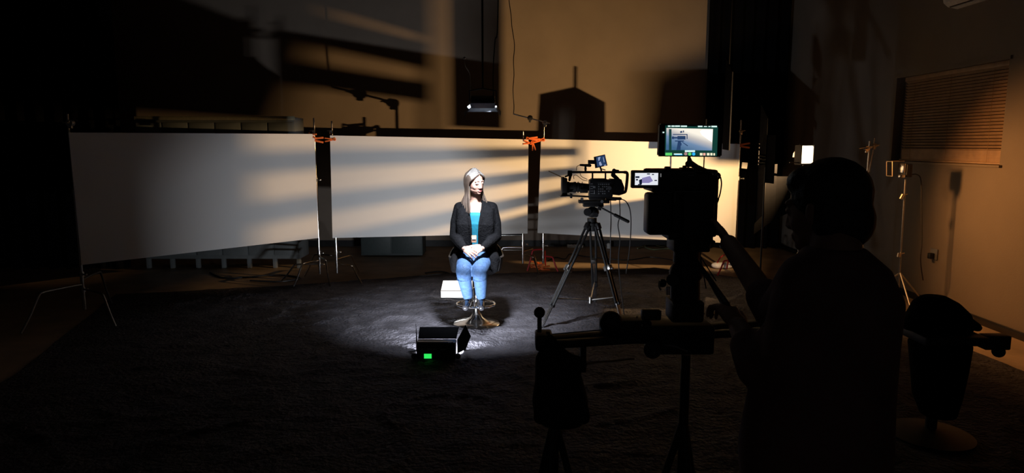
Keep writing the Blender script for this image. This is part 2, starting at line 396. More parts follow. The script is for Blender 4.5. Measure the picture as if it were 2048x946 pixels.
# orange spring clamps
def clamp_proto():
    s = thing('spring_clamp', '', 'clamp', (0, 0, 0), 'orange clamps on the board corners')
    for sg in (-1, 1):
        MB().box((0.058, 0, sg * 0.018), (0.125, 0.030, 0.022), rot=(0, sg * -0.16, 0), bev=0.004).build('handle', M_ORANGE, s)
        MB().box((-0.028, 0, sg * 0.012), (0.060, 0.026, 0.012), rot=(0, sg * 0.28, 0), bev=0.002).sph((-0.055, 0, sg * 0.007), (0.013, 0.014, 0.007), n=10).build('jaw', M_ORANGE, s)
    MB().torus((0, 0, 0), 0.009, 0.0035, rot=(PI / 2, 0, 0), n=16, m=6).build('spring', M_STEEL, s)
    return s
cp = clamp_proto(); first = True
def put_clamp(u, v, y, rz, ry, label, sc_=1.0):
    global first
    loc = P(u, v, y)
    if first:
        first = False; cp.location = loc; cp.rotation_euler = (0, ry, rz); cp['label'] = label; return cp
    return dup(cp, loc, (0, ry, rz), label)
put_clamp(626, 279, 7.92, math.radians(0), 0.05, 'orange clamp at the top right corner of the left board')
put_clamp(664, 279, 7.95, math.radians(180), 0.05, 'orange clamp at the top left corner of the middle board').scale = (.7, .7, .7)
put_clamp(622, 270, 7.90, math.radians(-20), 0.2, 'orange clamp above another on the top right corner of the left board').scale = (.6, .6, .8)
put_clamp(1058, 286, 8.58, math.radians(180), -0.15, 'lowest orange clamp at the top right corner of the middle board').scale = (.6, .8, .8)
put_clamp(1080, 280, 8.58, math.radians(180), 0.12, 'orange clamp at the top left corner of the right board')
put_clamp(1060, 277, 8.55, math.radians(5), 0.05, 'orange clamp pointing right atop the right corner of the middle board').scale = (.8, .8, .8)
put_clamp(1066, 288, 8.58, math.radians(0), math.radians(80), 'orange clamp hanging down beside the middle board').scale = (.7, .7, .7)
put_clamp(1480, 291, 8.34, math.radians(0), 0.0, 'orange clamp at the top right corner of the right board')
put_clamp(1070, 532, 8.9, math.radians(-10), 0.0, 'orange clamp lying on the floor left of the red-legged stand').location.z = 0.028
put_clamp(1082, 540, 8.75, math.radians(8), 0.0, 'orange clamp lying on the floor nearest the black cloth').location.z = 0.028
put_clamp(1078, 528, 9.1, math.radians(160), 0.0, 'orange clamp lying on the floor behind two other clamps').location.z = 0.028
m = MB().box(P(1489, 331, 8.36), (0.075, 0.012, 0.075), rot=(0, 0.1, 0.2), bev=0.002)
tag(m.build('white_card', M_BOARD, loc=P(1489, 331, 8.36)), 'small white card fixed at the right edge of the right board', 'card')

# ------------------------------------------------------------------ furniture behind the boards
L0 = P(270, 232, 8.9); L1 = P(588, 237, 8.9); ztop = (L0.z + L1.z) / 2
lk = thing('locker_bank', 'row of grey lockers on short legs behind the left board', 'lockers', ((L0.x + L1.x) / 2, 9.05, 0))
MB().box(((L0.x + L1.x) / 2, 9.1, (ztop + 0.13) / 2), (L1.x - L0.x, 0.4, ztop - 0.13), bev=0.004).build('body', M_LOCK, lk)
MB().box(((L0.x + L1.x) / 2, 8.90, ztop - 0.012), (L1.x - L0.x + 0.02, 0.03, 0.05), bev=0.004).build('top_rail', mat('yellowed enamel', (0.55, 0.50, 0.33), 0.4), lk)
nl = 6; wl = (L1.x - L0.x) / nl
for k in range(nl):
    x = L0.x + wl * (k + 0.5)
    dr = MB().box((x, 8.892, (ztop + 0.13) / 2 - 0.01), (wl - 0.02, 0.016, ztop - 0.25), bev=0.004).build('door', M_LOCK, lk)
    MB().box((x + wl * 0.35, 8.878, 1.05), (0.018, 0.012, 0.12), bev=0.003).build('handle', M_STEEL, dr)
for k in range(nl + 1):
    x = L0.x + wl * k
    MB().box((min(max(x, L0.x + .025), L1.x - .025), 8.93, 0.067), (0.05, 0.05, 0.134), bev=0.003).build('leg', M_LOCK, lk)
cb = thing('low_cabinet', 'low dark cabinet beneath the middle board', 'cabinet', (P(783, 500, 9.9).x, 9.9, 0))
x0, x1 = P(722, 500, 9.85).x, P(845, 500, 9.85).x
M_TEAL = mat('dark teal enamel', (0.05, 0.065, 0.065), 0.5)
MB().box(((x0 + x1) / 2, 10.05, 0.42), (x1 - x0, 0.4, 0.80), bev=0.004).build('body', M_TEAL, cb)
for k in (0, 1):
    d_ = MB().box((x0 + (x1 - x0) * (0.25 + 0.5 * k), 9.842, 0.42), ((x1 - x0) / 2 - 0.02, 0.016, 0.74), bev=0.003).build('door', M_TEAL, cb)
    MB().box((x0 + (x1 - x0) * (0.44 + 0.12 * k), 9.828, 0.5), (0.015, 0.012, 0.1), bev=0.003).build('handle', M_STEEL, d_)
# side chair behind the middle board
ch = thing('side_chair', 'black side chair with a chrome frame behind the right part of the middle board', 'chair', (P(1015, 520, 9.3).x, 9.35, 0))
cx = P(1012, 520, 9.3).x; y0 = 9.1
MB().box((cx, y0 + 0.22, 0.46), (0.46, 0.46, 0.06), bev=0.02).build('seat', M_DARK, ch)
MB().box((cx, y0 + 0.46, 0.74), (0.44, 0.04, 0.36), rot=(-0.12, 0, 0), bev=0.015).build('backrest', M_DARK, ch)
for sx in (-1, 1):
    x = cx + sx * 0.24
    MB().tube([(x, y0, 0.012), (x, y0 + 0.01, 0.3), (x, y0 + 0.01, 0.43)], 0.012, n=8).build('leg', M_CHROME, ch)
    MB().tube([(x, y0 + 0.5, 0.012), (x, y0 + 0.47, 0.43), (x, y0 + 0.52, 0.88)], 0.012, n=8).build('leg', M_CHROME, ch)
MB().cyl((cx - 0.24, y0, 0.22), (cx + 0.24, y0, 0.22), 0.011).cyl((cx - 0.24, y0 + 0.01, 0.42), (cx + 0.24, y0 + .01, 0.42), 0.011).build('stretcher', M_CHROME, ch)
# dark band above the middle board is its cast shadow, nothing built
m = MB()
# cables on the floor
def floor_cable(pts, r, m_, label):
    q = [PF(u, v, r) for u, v in pts]
    return tag(MB().tube(q, r, n=6, smooth=6).build('floor_cable', m_, loc=q[0]), label, 'cable')
floor_cable([(1275, 497), (1300, 489), (1325, 494), (1342, 486), (1318, 484), (1290, 492), (1306, 499), (1335, 497), (1350, 500)], 0.012, mat('olive cable', (0.20, 0.22, 0.12), 0.5), 'olive cable coiled on the floor by the back wall')
floor_cable([(1095, 522), (1112, 515), (1130, 518), (1140, 508), (1165, 512), (1250, 520), (1300, 514), (1345, 520)], 0.007, M_CABLE, 'thin black cable trailing over the bare floor behind the tripod')
floor_cable([(420, 545), (450, 556), (510, 553), (560, 550), (600, 556), (560, 563), (500, 561)], 0.010, M_CABLE, 'black cable looped on the floor under the left board')
floor_cable([(840, 553), (870, 549), (900, 548), (880, 543), (850, 546)], 0.010, M_CABLE, 'black cable loop at the far edge of the cloth left of the stool')
bx = thing('power_strip', 'white power strip on the floor by the wall behind the tripod', 'power strip', PF(1150, 495))
q = PF(1150, 495); MB().box(q + Vector((0, 0, 0.025)), (0.26, 0.06, 0.05), bev=0.01).build('case', M_WHITE, bx)
for k in range(4): MB().cyl(q + Vector((-0.09 + 0.06 * k, 0, 0.05)), q + Vector((-0.09 + 0.06 * k, 0, 0.053)), 0.017).build('socket', M_BLACK, bx)
q = PF(1217, 497); tag(MB().cyl(q, q + Vector((0, 0, 0.05)), 0.03).sph(q + Vector((0, 0, 0.06)), 0.032, n=14).build('round_weight', M_WHITE, loc=q), 'small pale round knob on the floor by the back wall', 'knob')
# white sandbag on the right red stand
q = PF(1440, 537); sb = thing('sandbag', 'white sandbag with red straps lying at the feet of the right backdrop stand', 'sandbag', q)
MB().sph(q + Vector((-0.02, 0, 0.045)), (0.10, 0.07, 0.045), n=18).sph(q + Vector((0.09, 0.01, 0.04)), (0.09, 0.07, 0.04), n=18).build('bag', mat('white canvas', (0.9, 0.9, 0.88), 0.7, bump=0.2), sb, voxel=0.008, smooth=2)
MB().tube([q + Vector((-0.05, -0.03, 0.08)), q + Vector((0.0, 0.0, 0.15)), q + Vector((0.09, 0.02, 0.19)), q + Vector((0.12, 0.02, 0.08))], 0.009, n=6).build('strap', M_RED, sb)

# ------------------------------------------------------------------ tungsten lamp A, its slats and flags
la = thing('tungsten_lamp', 'glowing tungsten lamp on a stand behind the camera operator', 'lamp', (LA.x + 0.06, LA.y - 0.06, 0))
q = P(1609, 309, 6.4)
Rz = Matrix.Rotation(math.radians(8), 3, 'Z')
MB().box(q, (0.125, 0.10, 0.165), rot=Rz, bev=0.012).build('glass', M_GLOWW, la)
m = MB()
for sx in (-1, 1):
    m.box(q + Rz @ Vector((sx * 0.064, 0.0, 0)), (0.008, 0.11, 0.175), rot=Rz)
m.box(q + Vector((0, 0, -0.092)), (0.13, 0.11, 0.01), rot=Rz)
m.build('housing', M_BLACKM, la)
MB().box(q + Vector((-0.105, -0.03, -0.075)), (0.09, 0.004, 0.010), rot=(0, 0.05, 0)).build('barn_door', M_STEEL, la)
MB().cyl((q.x, q.y, 0.12), (q.x, q.y, q.z - 0.10), 0.012).build('column', M_STEEL, la)
for k, ang in enumerate((40, 160, 280)):
    dx, dy = math.cos(math.radians(ang)), math.sin(math.radians(ang))
    MB().cyl((q.x, q.y, 0.62), (q.x + dx * 0.4, q.y + dy * 0.4, 0.03), 0.009).build('leg', M_STEEL, la)

def sphpt(az, el, r):
    a_ = math.radians(az); e_ = math.radians(el)
    return LA + Vector((-math.cos(a_) * r, math.sin(a_) * r, math.tan(e_) * r))
# unseen slatted gobo, shaped to throw the stripes of light
gs = thing('slatted_gobo', 'unseen black slatted gobo frame on a stand left of the tungsten lamp', 'gobo', (sphpt(12, 0, .36).x, sphpt(12, 0, .36).y, 0))
rA, rB = 0.30, 0.42
SLATS = [(-1.0, 0.5, 2.7, 2.1), (-6.8, -4.3, 2.7, 2.1), (-12.3, -9.2, 2.6, 2.2), (-38.4, -34.9, 47, 46), (8.8, 8.8, 2.8, 2.8), (13.9, 13.9, 3.6, 3.6), (33.5, 33.5, 34, 34)]
m = MB()
for ea, eb, wa, wb in SLATS:
    A0, A1 = sphpt(10, ea - wa / 2, rA), sphpt(50, eb - wb / 2, rB); B0, B1 = sphpt(10, ea + wa / 2, rA), sphpt(50, eb + wb / 2, rB)
    m.prism([A0, A1, B1, B0], (A1 - A0).cross(Vector((0, 0, 1))).normalized() * 0.003)
m.prism([sphpt(9, 3.5, rA), sphpt(38, 3.5, (rA + rB) / 2 + .01), sphpt(47, 34, (rA + rB) / 2 + .03), sphpt(9, 50, rA)], (-0.003, 0, 0))
m.build('slats', M_CURT, gs)
for e0, e1, f0, f1 in ((-19.6, -13.6, -27.2, -13.2), (-62, -23.5, -62, -30.5)):
    MB().prism([sphpt(48, e0, rB), sphpt(78, f0, .34), sphpt(78, f1, .34), sphpt(48, e1, rB)], (0, 0.003, 0)).build('added_lower_blade', M_CURT, gs)  # blades added to keep the beam off the lower board and cloth
MB().prism([sphpt(-24, -40, rA), sphpt(12.5, -40, rA), sphpt(12.5, 34, rA), sphpt(-24, 34, rA)], (-0.003, 0, 0)).build('added_side_panel', M_CURT, gs)  # panel added to keep the beam off the left board
m = MB()
for az, rr_ in ((9, rA), (50.5, rB)):
    MB().cyl(sphpt(az, -20, rr_), sphpt(az, 33, rr_), 0.005, n=8).build('frame_post', M_CURT, gs)
q = sphpt(9, -19, rA); MB().cyl((q.x, q.y, 0.03), q, 0.009).build('pole', M_BLACKM, gs)
MB().lathe([(0, 0), (0.14, 0), (0.14, 0.012), (0.03, 0.03), (0, 0.03)], (q.x, q.y, 0.0)).build('base', M_BLACKM, gs)
MB().prism([sphpt(78, -62, .34), sphpt(102, -62, .30), sphpt(102, -34, .30), sphpt(78, -31, .34)], (0, 0.003, 0)).build('added_lower_blade', M_CURT, gs)  # blade added to keep the beam off the cloth
# unseen flags, shaped to cast the dark shapes on the back wall
def flag(label, pts, polebase, th=0.012, extra=None):
    A0 = [sphpt(*p) for p in pts]
    f = thing('black_flag', label, 'flag', (polebase[0], polebase[1], 0))
    nrm = (A0[1] - A0[0]).cross(A0[2] - A0[0]).normalized()
    MB().prism(A0, nrm * th).build('blade', M_CURT, f)
    if extra: MB().cyl(extra[0], extra[1], extra[2]).build('spigot', M_CURT, f)
    if polebase[2] > 2.3:                    # hung from the ceiling
        t_ = (A0[-1] + A0[2]) / 2
        MB().cyl(t_ - Vector((0, 0, 0.02)), (t_.x, t_.y, HZ), 0.007).build('ceiling_rod', M_CURT, f); return f
    MB().cyl((polebase[0], polebase[1], 0.03), (polebase[0], polebase[1], polebase[2]), 0.007).build('pole', M_CURT, f)
    for ang in (30, 150, 270):
        dx, dy = math.cos(math.radians(ang)), math.sin(math.radians(ang))
        MB().cyl((polebase[0], polebase[1], 0.35), (polebase[0] + dx * 0.28, polebase[1] + dy * 0.28, 0.022), 0.007).build('leg', M_CURT, f)
    return f
q = sphpt(53, 4, .8)
flag('unseen tall narrow black flag hung from the ceiling behind the field monitor', [(51.5, 4, .77), (57.5, 4, .92), (57.5, 48, .92), (51.5, 48, .77)], (q.x, q.y, 2.5))
MB().prism([sphpt(87, -3.2, .13), sphpt(113, -3.2, .30), sphpt(113, 22, .30), sphpt(89, 14, .13)], (0.003, 0, 0)).build('barn_door', M_CURT, la)  # unseen plate added to cut the beam from the wall's right end
q = sphpt(69, 0.5, 1.45)
flag('unseen five-sided black flag on a stand behind the field monitor', [(62.8, 1.7, 1.45), (75.0, 1.7, 1.45), (74.8, 9.5, 1.45), (69.3, 12.0, 1.45), (63.3, 10.2, 1.45)], (q.x, q.y, q.z + 0.02), extra=(sphpt(69.3, 11, 1.45), sphpt(69.3, 15.6, 1.45), 0.008))

# second stand lamp, unlit, beside the right wall
by = 6.5
lb = thing('open_lamp_head', 'unlit lamp with open metal frame on a stand beneath the blind', 'lamp', (P(1800, 400, by).x, by, 0))
q = P(1813, 341, by)
MB().box(q, (0.055, 0.11, 0.125), bev=0.008).build('housing', M_BLACK, lb)
M_BRASS = mat('warm bare metal', (0.75, 0.62, 0.45), 0.35, 1.0)
m = MB(); A1 = P(1779, 323, by); A2 = P(1803, 322, by); A3 = P(1779, 352, by); A4 = P(1803, 352, by)
for dy in (-0.05, 0.05):
    o_ = Vector((0, dy, 0))
    m.tube([A2 + o_, A1 + o_, A3 + o_], 0.0045, n=6, smooth=0)
m.cyl(A1 + Vector((0, -.05, 0)), A1 + Vector((0, .05, 0)), 0.0045).cyl(A3 + Vector((0, -.05, 0)), A3 + Vector((0, .05, 0)), 0.0045)
m.build('frame', M_BRASS, lb)
MB().box(P(1799, 352, by) + Vector((0, -0.03, 0)), (0.05, 0.05, 0.03), bev=0.006).box(P(1804, 336, by), (0.02, 0.09, 0.09), bev=0.004).build('reflector', M_CHROME, lb)
MB().cyl(P(1811, 358, by), Vector((P(1808, 500, by).x - 0.02, by, 0.10)), 0.008).build('column', M_STEEL, lb)
MB().cyl(P(1806, 389, by), P(1801, 398, by), 0.016).cyl(P(1806, 390, by), P(1815, 388, by), 0.006).build('collar', M_BRASS, lb)
MB().cyl(P(1799, 506, by), P(1797, 514, by), 0.016).cyl(P(1799, 508, by), P(1809, 506, by), 0.006).build('collar', M_BRASS, lb)
bx_ = P(1808, 500, by).x - 0.02
for ang in (20, 140, 260):
    dx, dy = math.cos(math.radians(ang)), math.sin(math.radians(ang))
    MB().cyl((bx_, by, 0.40), (bx_ + dx * 0.42, by + dy * 0.42, 0.02), 0.008).build('leg', M_STEEL, lb)
MB().tube([P(1820, 350, by), P(1834, 349, by), P(1842, 362, by), P(1843, 420, by), P(1844, 480, by), P(1841, 520, by), P(1846, 560, by + .1)], 0.0055, n=7).build('cord', M_DARK, lb)

# third stand with grip arms in front of the right wall
cs = c_stand(base_at(1731, 400, 7.3), topz(1735, 282, 7.3), (20, 140, 260), 'chrome stand with two grip heads left of the blind', reach=0.4)
cs['group'] = 'stands near the right wall'
grip(cs, P(1733, 297, 7.28), 0.025, M_CHROME); grip(cs, P(1748, 291, 7.28), 0.022, M_STEEL)
m = MB().cyl(P(1718, 297, 7.27), P(1757, 291, 7.27), 0.008).cyl(P(1747, 291, 7.3), P(1749, 276, 7.3), 0.007).cyl(P(1746, 300, 7.33), P(1738, 345, 7.33), 0.008)
m.build('boom_arm', M_CHROME, cs)
# wall outlet
q = PX(1868, 508, WX - 0.01)
ol = thing('wall_outlet', 'wall outlet with a plugged black adapter on the right wall', 'outlet', q)
MB().box(q, (0.012, 0.11, 0.11), bev=0.003).build('plate', M_GREY, ol)
MB().box(q + Vector((-0.03, 0.0, -0.02)), (0.05, 0.05, 0.06), bev=0.008).build('plug', M_BLACK, ol)

# ------------------------------------------------------------------ hanging led lamp
hy = 5.34
hl = thing('hanging_lamp', 'black lamp with barn doors hanging above the seated woman', 'lamp', P(962, 212, hy))
hx = P(966, 210, hy).x
Rt = Matrix.Rotation(math.radians(24), 3, 'X')           # face turned down and away from the camera
def H(x, y, z): return Vector((hx, hy, P(966, 208, hy).z)) + Rt @ Vector((x, y, z))
MB().box(H(0, 0, 0.02), (0.19, 0.075, 0.075), rot=Rt, bev=0.010).build('housing', M_BLACK, hl)
MB().box(H(0, 0.005, -0.0185), (0.17, 0.05, 0.002), rot=Rt).build('led_face', M_GLOWC, hl)
M_DOORIN = mat('lit grey barn door', (0.35, 0.38, 0.42), 0.6)  # bluish grey carries the LED light falling on the inner doors
MB().prism([H(-0.09, -0.040, -0.020), H(0.09, -0.040, -0.020), H(0.10, -0.075, 0.035), H(-0.10, -0.075, 0.035)], (0, -0.003, 0)).build('barn_door', M_BLACKM, hl)
MB().prism([H(-0.09, 0.042, -0.018), H(0.09, 0.042, -0.018), H(0.125, 0.060, -0.088), H(-0.140, 0.060, -0.088)], (0, 0.003, 0)).build('barn_door', M_DOORIN, hl)
MB().prism([H(-0.098, -0.03, -0.018), H(-0.098, 0.03, -0.018), H(-0.150, 0.055, -0.085), H(-0.150, -0.055, -0.085)], (0.003, 0, 0)).build('barn_door', M_BLACKM, hl)
MB().prism([H(0.098, -0.03, -0.018), H(0.098, 0.03, -0.018), H(0.140, 0.055, -0.080), H(0.140, -0.055, -0.080)], (-0.003, 0, 0)).build('barn_door', M_DOORIN, hl)
MB().box(H(-0.105, -0.030, -0.010), (0.030, 0.012, 0.022), rot=(0, -0.7, 0), bev=0.003).build('lit_corner', M_GLOWC, hl)  # glowing flecks stand in for LED light spilling at the door edges
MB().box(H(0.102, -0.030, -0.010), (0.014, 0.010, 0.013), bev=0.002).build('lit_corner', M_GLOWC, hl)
MB().tube([H(-0.104, 0, .02), H(-0.104, 0.02, .10), H(0, 0.03, .115), H(0.104, 0.02, .10), H(0.104, 0, .02)], 0.0055, n=6, smooth=0).build('yoke', M_BLACKM, hl)
top_ = H(0, 0.03, .115); MB().cyl(top_, (top_.x, top_.y, HZ), 0.008).build('pole', M_BLACKM, hl)
MB().tube([P(987, 200, hy), P(986, 150, hy), P(990, 80, hy), P(996, 20, hy), Vector((P(1000, 0, hy).x, hy, HZ))], 0.0045, n=6).build('cord', M_CABLE, hl)
MB().tube([P(941, 196, hy), P(940, 150, hy), P(931, 132, hy), P(929, 116, hy)], 0.0035, n=6).sph(P(929, 116, hy), 0.010, n=10).build('safety_cable', M_STEEL, hl)

# ------------------------------------------------------------------ glowing light box on the cloth
A = PF(884, 601); lbx = thing('light_box', 'glowing white light box on the cloth behind the stool', 'lamp', (A.x + 0.15, A.y + 0.12, 0))
x0 = P(882, 590, 6.98).x; x1 = x0 + 0.32
MB().prism([(x0, 6.98, 0.035), (x0, 6.98, 0.112), (x0, 7.22, 0.175), (x0, 7.22, 0.035)], (x1 - x0, 0, 0)).build('diffuser', M_GLOW, lbx)
MB().box(((x0 + x1) / 2, 7.10, 0.03), (x1 - x0 + 0.01, 0.26, 0.02), bev=0.004).build('housing', M_BLACKM, lbx)
MB().box(((x0 + x1) / 2, 6.975, 0.115), (x1 - x0 + 0.008, 0.008, 0.007)).build('seam', mat('warm grey seam', (0.3, 0.22, 0.18), 0.5), lbx)
for sx in (0.02, 0.30): MB().cyl((x0 + sx, 6.995, 0.006), (x0 + sx, 6.995, 0.03), 0.016).build('foot', M_WHITE, lbx)

# ------------------------------------------------------------------ floor led panel in front
fl = thing('led_floor_light', 'black LED light with barn doors and a green display on the cloth', 'lamp', (-0.55, 4.98, 0))
yl = 4.98
def box_px(m, u0, u1, v0, v1, y, dep, bev=0.004, rot=None):
    a_ = P(u0, v0, y); b_ = P(u1, v1, y)
    m.box(((a_.x + b_.x) / 2, y + dep / 2, (a_.z + b_.z) / 2), (abs(b_.x - a_.x), dep, abs(a_.z - b_.z)), bev=bev, rot=rot); return m
hx0, hx1 = P(833, 700, 4.96).x, P(911, 700, 4.96).x
MB().box(((hx0 + hx1) / 2, 5.0, 0.092), (hx1 - hx0, 0.10, 0.13), bev=0.008).build('housing', M_BLACK, fl)
MB().prism([(hx0, 5.052, 0.158), (hx1, 5.052, 0.158), (hx1 + .01, 5.192, 0.212), (hx0 - .005, 5.192, 0.212)], (0, 0.003, 0.001)).build('barn_door', M_CURT, fl)
MB().prism([(hx1 + .006, 5.052, 0.04), (hx1 + .006, 5.052, 0.15), (hx1 + .06, 5.19, 0.23), (hx1 + .10, 5.22, 0.13), (hx1 + .06, 5.19, 0.03)], (0.003, 0, 0)).build('barn_door', M_CURT, fl)
MB().prism([(hx0 - .006, 5.052, 0.035), (hx0 - .006, 5.052, 0.15), (hx0 - .035, 5.20, 0.235), (hx0 - .035, 5.20, 0.02)], (-0.003, 0, 0)).build('barn_door', M_CURT, fl)
MB().box(((hx0 + hx1) / 2, 5.052, 0.092), (0.27, 0.004, 0.105)).build('led_face', M_GLOWC, fl)
yl = 4.95
box_px(MB(), 848, 863, 708, 717, yl - 0.004, 0.005, 0.0).build('display', M_LCD, fl)
m = MB()
for (u0, u1) in [(837, 839), (842, 847), (849, 850), (855, 859), (860, 864), (866, 870), (871, 873), (881, 886), (887, 892)]:
    box_px(m, u0, u1, 697 + (u0 % 3) * .4, 700, yl - 0.003, 0.004, 0.0)
m.build('lettering', mat('pale print', (0.3, 0.3, 0.32), 0.5), fl)
m = MB(); box_px(m, 834, 906, 683, 684.3, yl - 0.003, 0.01, 0.0); m.build('edge_trim', M_STEEL, fl)
m = MB()
for u in (828, 916): m.tube([P(u, 712, yl + .04), P(u, 735, yl + .04), P(u + (4 if u < 850 else -4), 742, yl + .04)], 0.009, n=6).sph(P(u, 712, yl + .04), 0.022, n=12)
m.tube([P(830, 741, yl + .04), P(870, 744, yl + .04), P(914, 741, yl + .04)], 0.008, n=6)
m.build('yoke', M_BLACKM, fl)
MB().tube([P(862, 722, yl - .01), P(846, 722, yl - .03), P(843, 736, yl - .05), P(856, 746, yl - .03), P(880, 742, yl - .03), P(905, 738, yl - .01)], 0.0045, n=6).build('cord', M_DARK, fl)

# ------------------------------------------------------------------ bar stool
SX = P(953, 640, 6.0).x; SY = 6.0
st = thing('bar_stool', 'chrome pedestal bar stool with a black bucket seat under the woman', 'stool', (SX, SY, 0))
MB().lathe([(0.0, 0.018), (0.212, 0.018), (0.215, 0.024), (0.205, 0.032), (0.15, 0.042), (0.10, 0.056), (0.06, 0.082), (0.036, 0.13), (0.030, 0.17), (0.029, 0.20)], (SX, SY, 0)).build('base', M_CHROME, st)
MB().cyl((SX, SY, 0.18), (SX, SY, 0.36), 0.028, n=24).cyl((SX, SY, 0.36), (SX, SY, 0.50), 0.019, n=20).build('column', M_CHROME, st)
MB().torus((SX, SY - 0.08, 0.225), 0.172, 0.010, sy=0.85).cyl((SX, SY, 0.225), (SX, SY - 0.23, 0.225), 0.009).build('foot_ring', M_CHROME, st)
m = MB(); secs = []
for k in range(9):
    q_ = k / 8; secs.append((Vector((SX, SY + 0.02, 0.47 + 0.08 * q_)), 0.10 + 0.13 * math.sqrt(q_), 0.10 + 0.11 * math.sqrt(q_)))
m.loft(secs)
M_LEATH = mat('black leather', (0.018, 0.017, 0.018), 0.4, bump=0.15, bscale=60)
m.build('seat', M_LEATH, st)
m = MB(); n_ = 28; prev = None
for k in range(n_ + 1):
    a_ = math.radians(-25 + 230 * k / n_); e_ = math.sin(PI * min(1, max(0, k / n_)))
    hh = 0.10 + 0.16 * max(0, math.sin(a_)) ** 1.5
    c_, s2 = math.cos(a_), math.sin(a_)
    ring = [m.bm.verts.new((SX + c_ * rr, SY + 0.02 + s2 * rr * 0.92, z)) for rr, z in ((0.222, 0.52), (0.232, 0.545), (0.252, 0.55 + hh), (0.238, 0.56 + hh), (0.21, 0.55))]
    if prev: m._bridge(prev, ring)
    else: m.bm.faces.new(ring)
    prev = ring
m.bm.faces.new(prev); m.build('backrest', M_LEATH, st)

# ------------------------------------------------------------------ people helpers
def prims_head(m, M, s=1.0, female=True):
    def S(c, r, rot=None):
        R = M.to_3x3().normalized()
        m.sph(M @ (Vector(c) * s), tuple(x * s for x in r), rot=R, n=24)
    S((0, -0.015, 0.035), (0.073, 0.092, 0.082)); S((0, 0.022, -0.015), (0.060, 0.066, 0.082)); S((0, 0.030, -0.062), (0.044, 0.050, 0.038))
    S((0, 0.066, -0.090), (0.018, 0.017, 0.015))
    for e in (-1, 1):
        S((e * 0.030, 0.047, -0.030), (0.027, 0.025, 0.030)); S((e * 0.027, 0.071, 0.021), (0.023, 0.012, 0.009))
        S((e * 0.030, 0.072, 0.002), (0.0155, 0.012, 0.010)); S((e * 0.011, 0.087, -0.040), (0.009, 0.010, 0.008))
        S((e * 0.074, -0.008, -0.010), (0.008, 0.018, 0.030)); S((e * 0.032, 0.018, -0.062), (0.022, 0.040, 0.026))
    for k in range(7):
        q_ = k / 6; S((0, 0.082 + 0.014 * q_, 0.010 - 0.046 * q_), (0.008 + 0.003 * q_, 0.010, 0.010))
    S((0, 0.079, -0.063), (0.021, 0.010, 0.0055)); S((0, 0.077, -0.072), (0.018, 0.011, 0.006))
def hand(m, W, d, up, side, s=1.0, curl=0.5, thumb=1, spread=0.10):
    """palm from wrist W along d, palm's back towards up; fingers bend away from up"""
    d = Vector(d).normalized(); up = Vector(up); up = (up - d * up.dot(d)).normalized(); sd = d.cross(up) * side
    W = Vector(W); Lp = 0.085 * s
    R = Matrix((sd, d, up)).transposed()
    m.sph(W + d * Lp * 0.5, (0.038 * s, Lp * 0.58, 0.014 * s), rot=R, n=18); m.sph(W + d * Lp * 0.72, (0.040 * s, 0.026 * s, 0.012 * s), rot=R, n=16)
    lens = (0.068, 0.076, 0.072, 0.056)
    for k in range(4):
        off = (k - 1.5) * 0.0205 * s; fd = (d + sd * (k - 1.5) * spread).normalized()
        p = W + d * (Lp * (0.98 - 0.05 * abs(k - 1.3))) + sd * off; pts = [p - fd * 0.02 * s, p]; a_ = 0.0; L = lens[k] * s
        for j, fr in enumerate((0.45, 0.30, 0.25)):
            a_ += curl * (0.75, 1.0, 0.7)[j]
            p = p + (fd * math.cos(a_) - up * math.sin(a_)) * L * fr; pts.append(p)
        m.limb(pts, [0.0088 * s, 0.0088 * s, 0.0082 * s, 0.0075 * s, 0.0066 * s], n=12)
    t0 = W + d * 0.018 * s - sd * thumb * 0.026 * s * 1
    td = (d * 0.72 - sd * thumb * 0.62 - up * 0.30).normalized()
    t1 = t0 + td * 0.036 * s; t2 = t1 + (td + d * 0.3).normalized() * 0.030 * s; t3 = t2 + (td + d * 0.55 - up * 0.1).normalized() * 0.024 * s
    m.limb([t0, t1, t2, t3], [0.013 * s, 0.0115 * s, 0.0095 * s, 0.0080 * s], n=12)
M_SKIN = mat('skin', (0.52, 0.30, 0.23), 0.5, nscale=14, namt=0.06)
M_SKIN.node_tree.nodes['Principled BSDF'].inputs['Subsurface Weight'].default_value = 0.08
M_SKIN.node_tree.nodes['Principled BSDF'].inputs['Subsurface Scale'].default_value = 0.01

# ------------------------------------------------------------------ seated woman
wx = P(951, 440, 6.0).x
V = Vector
hip = V((wx, 6.08, 0.62)); chest = V((wx, 6.04, 1.00)); neckb = V((wx, 6.05, 1.13)); Hc = V((P(950, 366, 5.99).x, 6.0, P(950, 366, 5.99).z + 0.005))
wm = thing('seated_woman', 'woman with long grey hair in a black cardigan and jeans sitting on the bar stool', 'person', (SX, SY, 0))
Mh = Matrix.Translation(Hc) @ Matrix.Rotation(math.radians(180 + 38), 4, 'Z') @ Matrix.Rotation(math.radians(-6), 4, 'X') @ Matrix.Rotation(math.radians(3), 4, 'Y')
hs = 0.97
ShL = V((wx - 0.148, 6.06, 1.080)); ShR = V((wx + 0.148, 6.06, 1.080))
ElL = V((wx - 0.188, 6.0, 0.83)); ElR = V((wx + 0.188, 6.0, 0.83))
hc = P(945, 509, 5.70)
WrL = hc + V((-0.075, 0.05, 0.045)); WrR = hc + V((0.085, 0.06, 0.045))
KnL = V((P(927, 545, 5.62).x, 5.62, 0.585)); KnR = V((P(959, 545, 5.62).x, 5.62, 0.585))
AnL = V((P(935, 596, 5.78).x, 5.80, 0.33)); AnR = V((P(962, 596, 5.78).x, 5.80, 0.33))
body = MB()
prims_head(body, Mh, hs)
body.limb([Hc + V((-0.002, 0.025, -0.06)), neckb + V((0, 0, 0.03)), neckb + V((0, 0.0, -0.03))], [0.046, 0.050, 0.060])
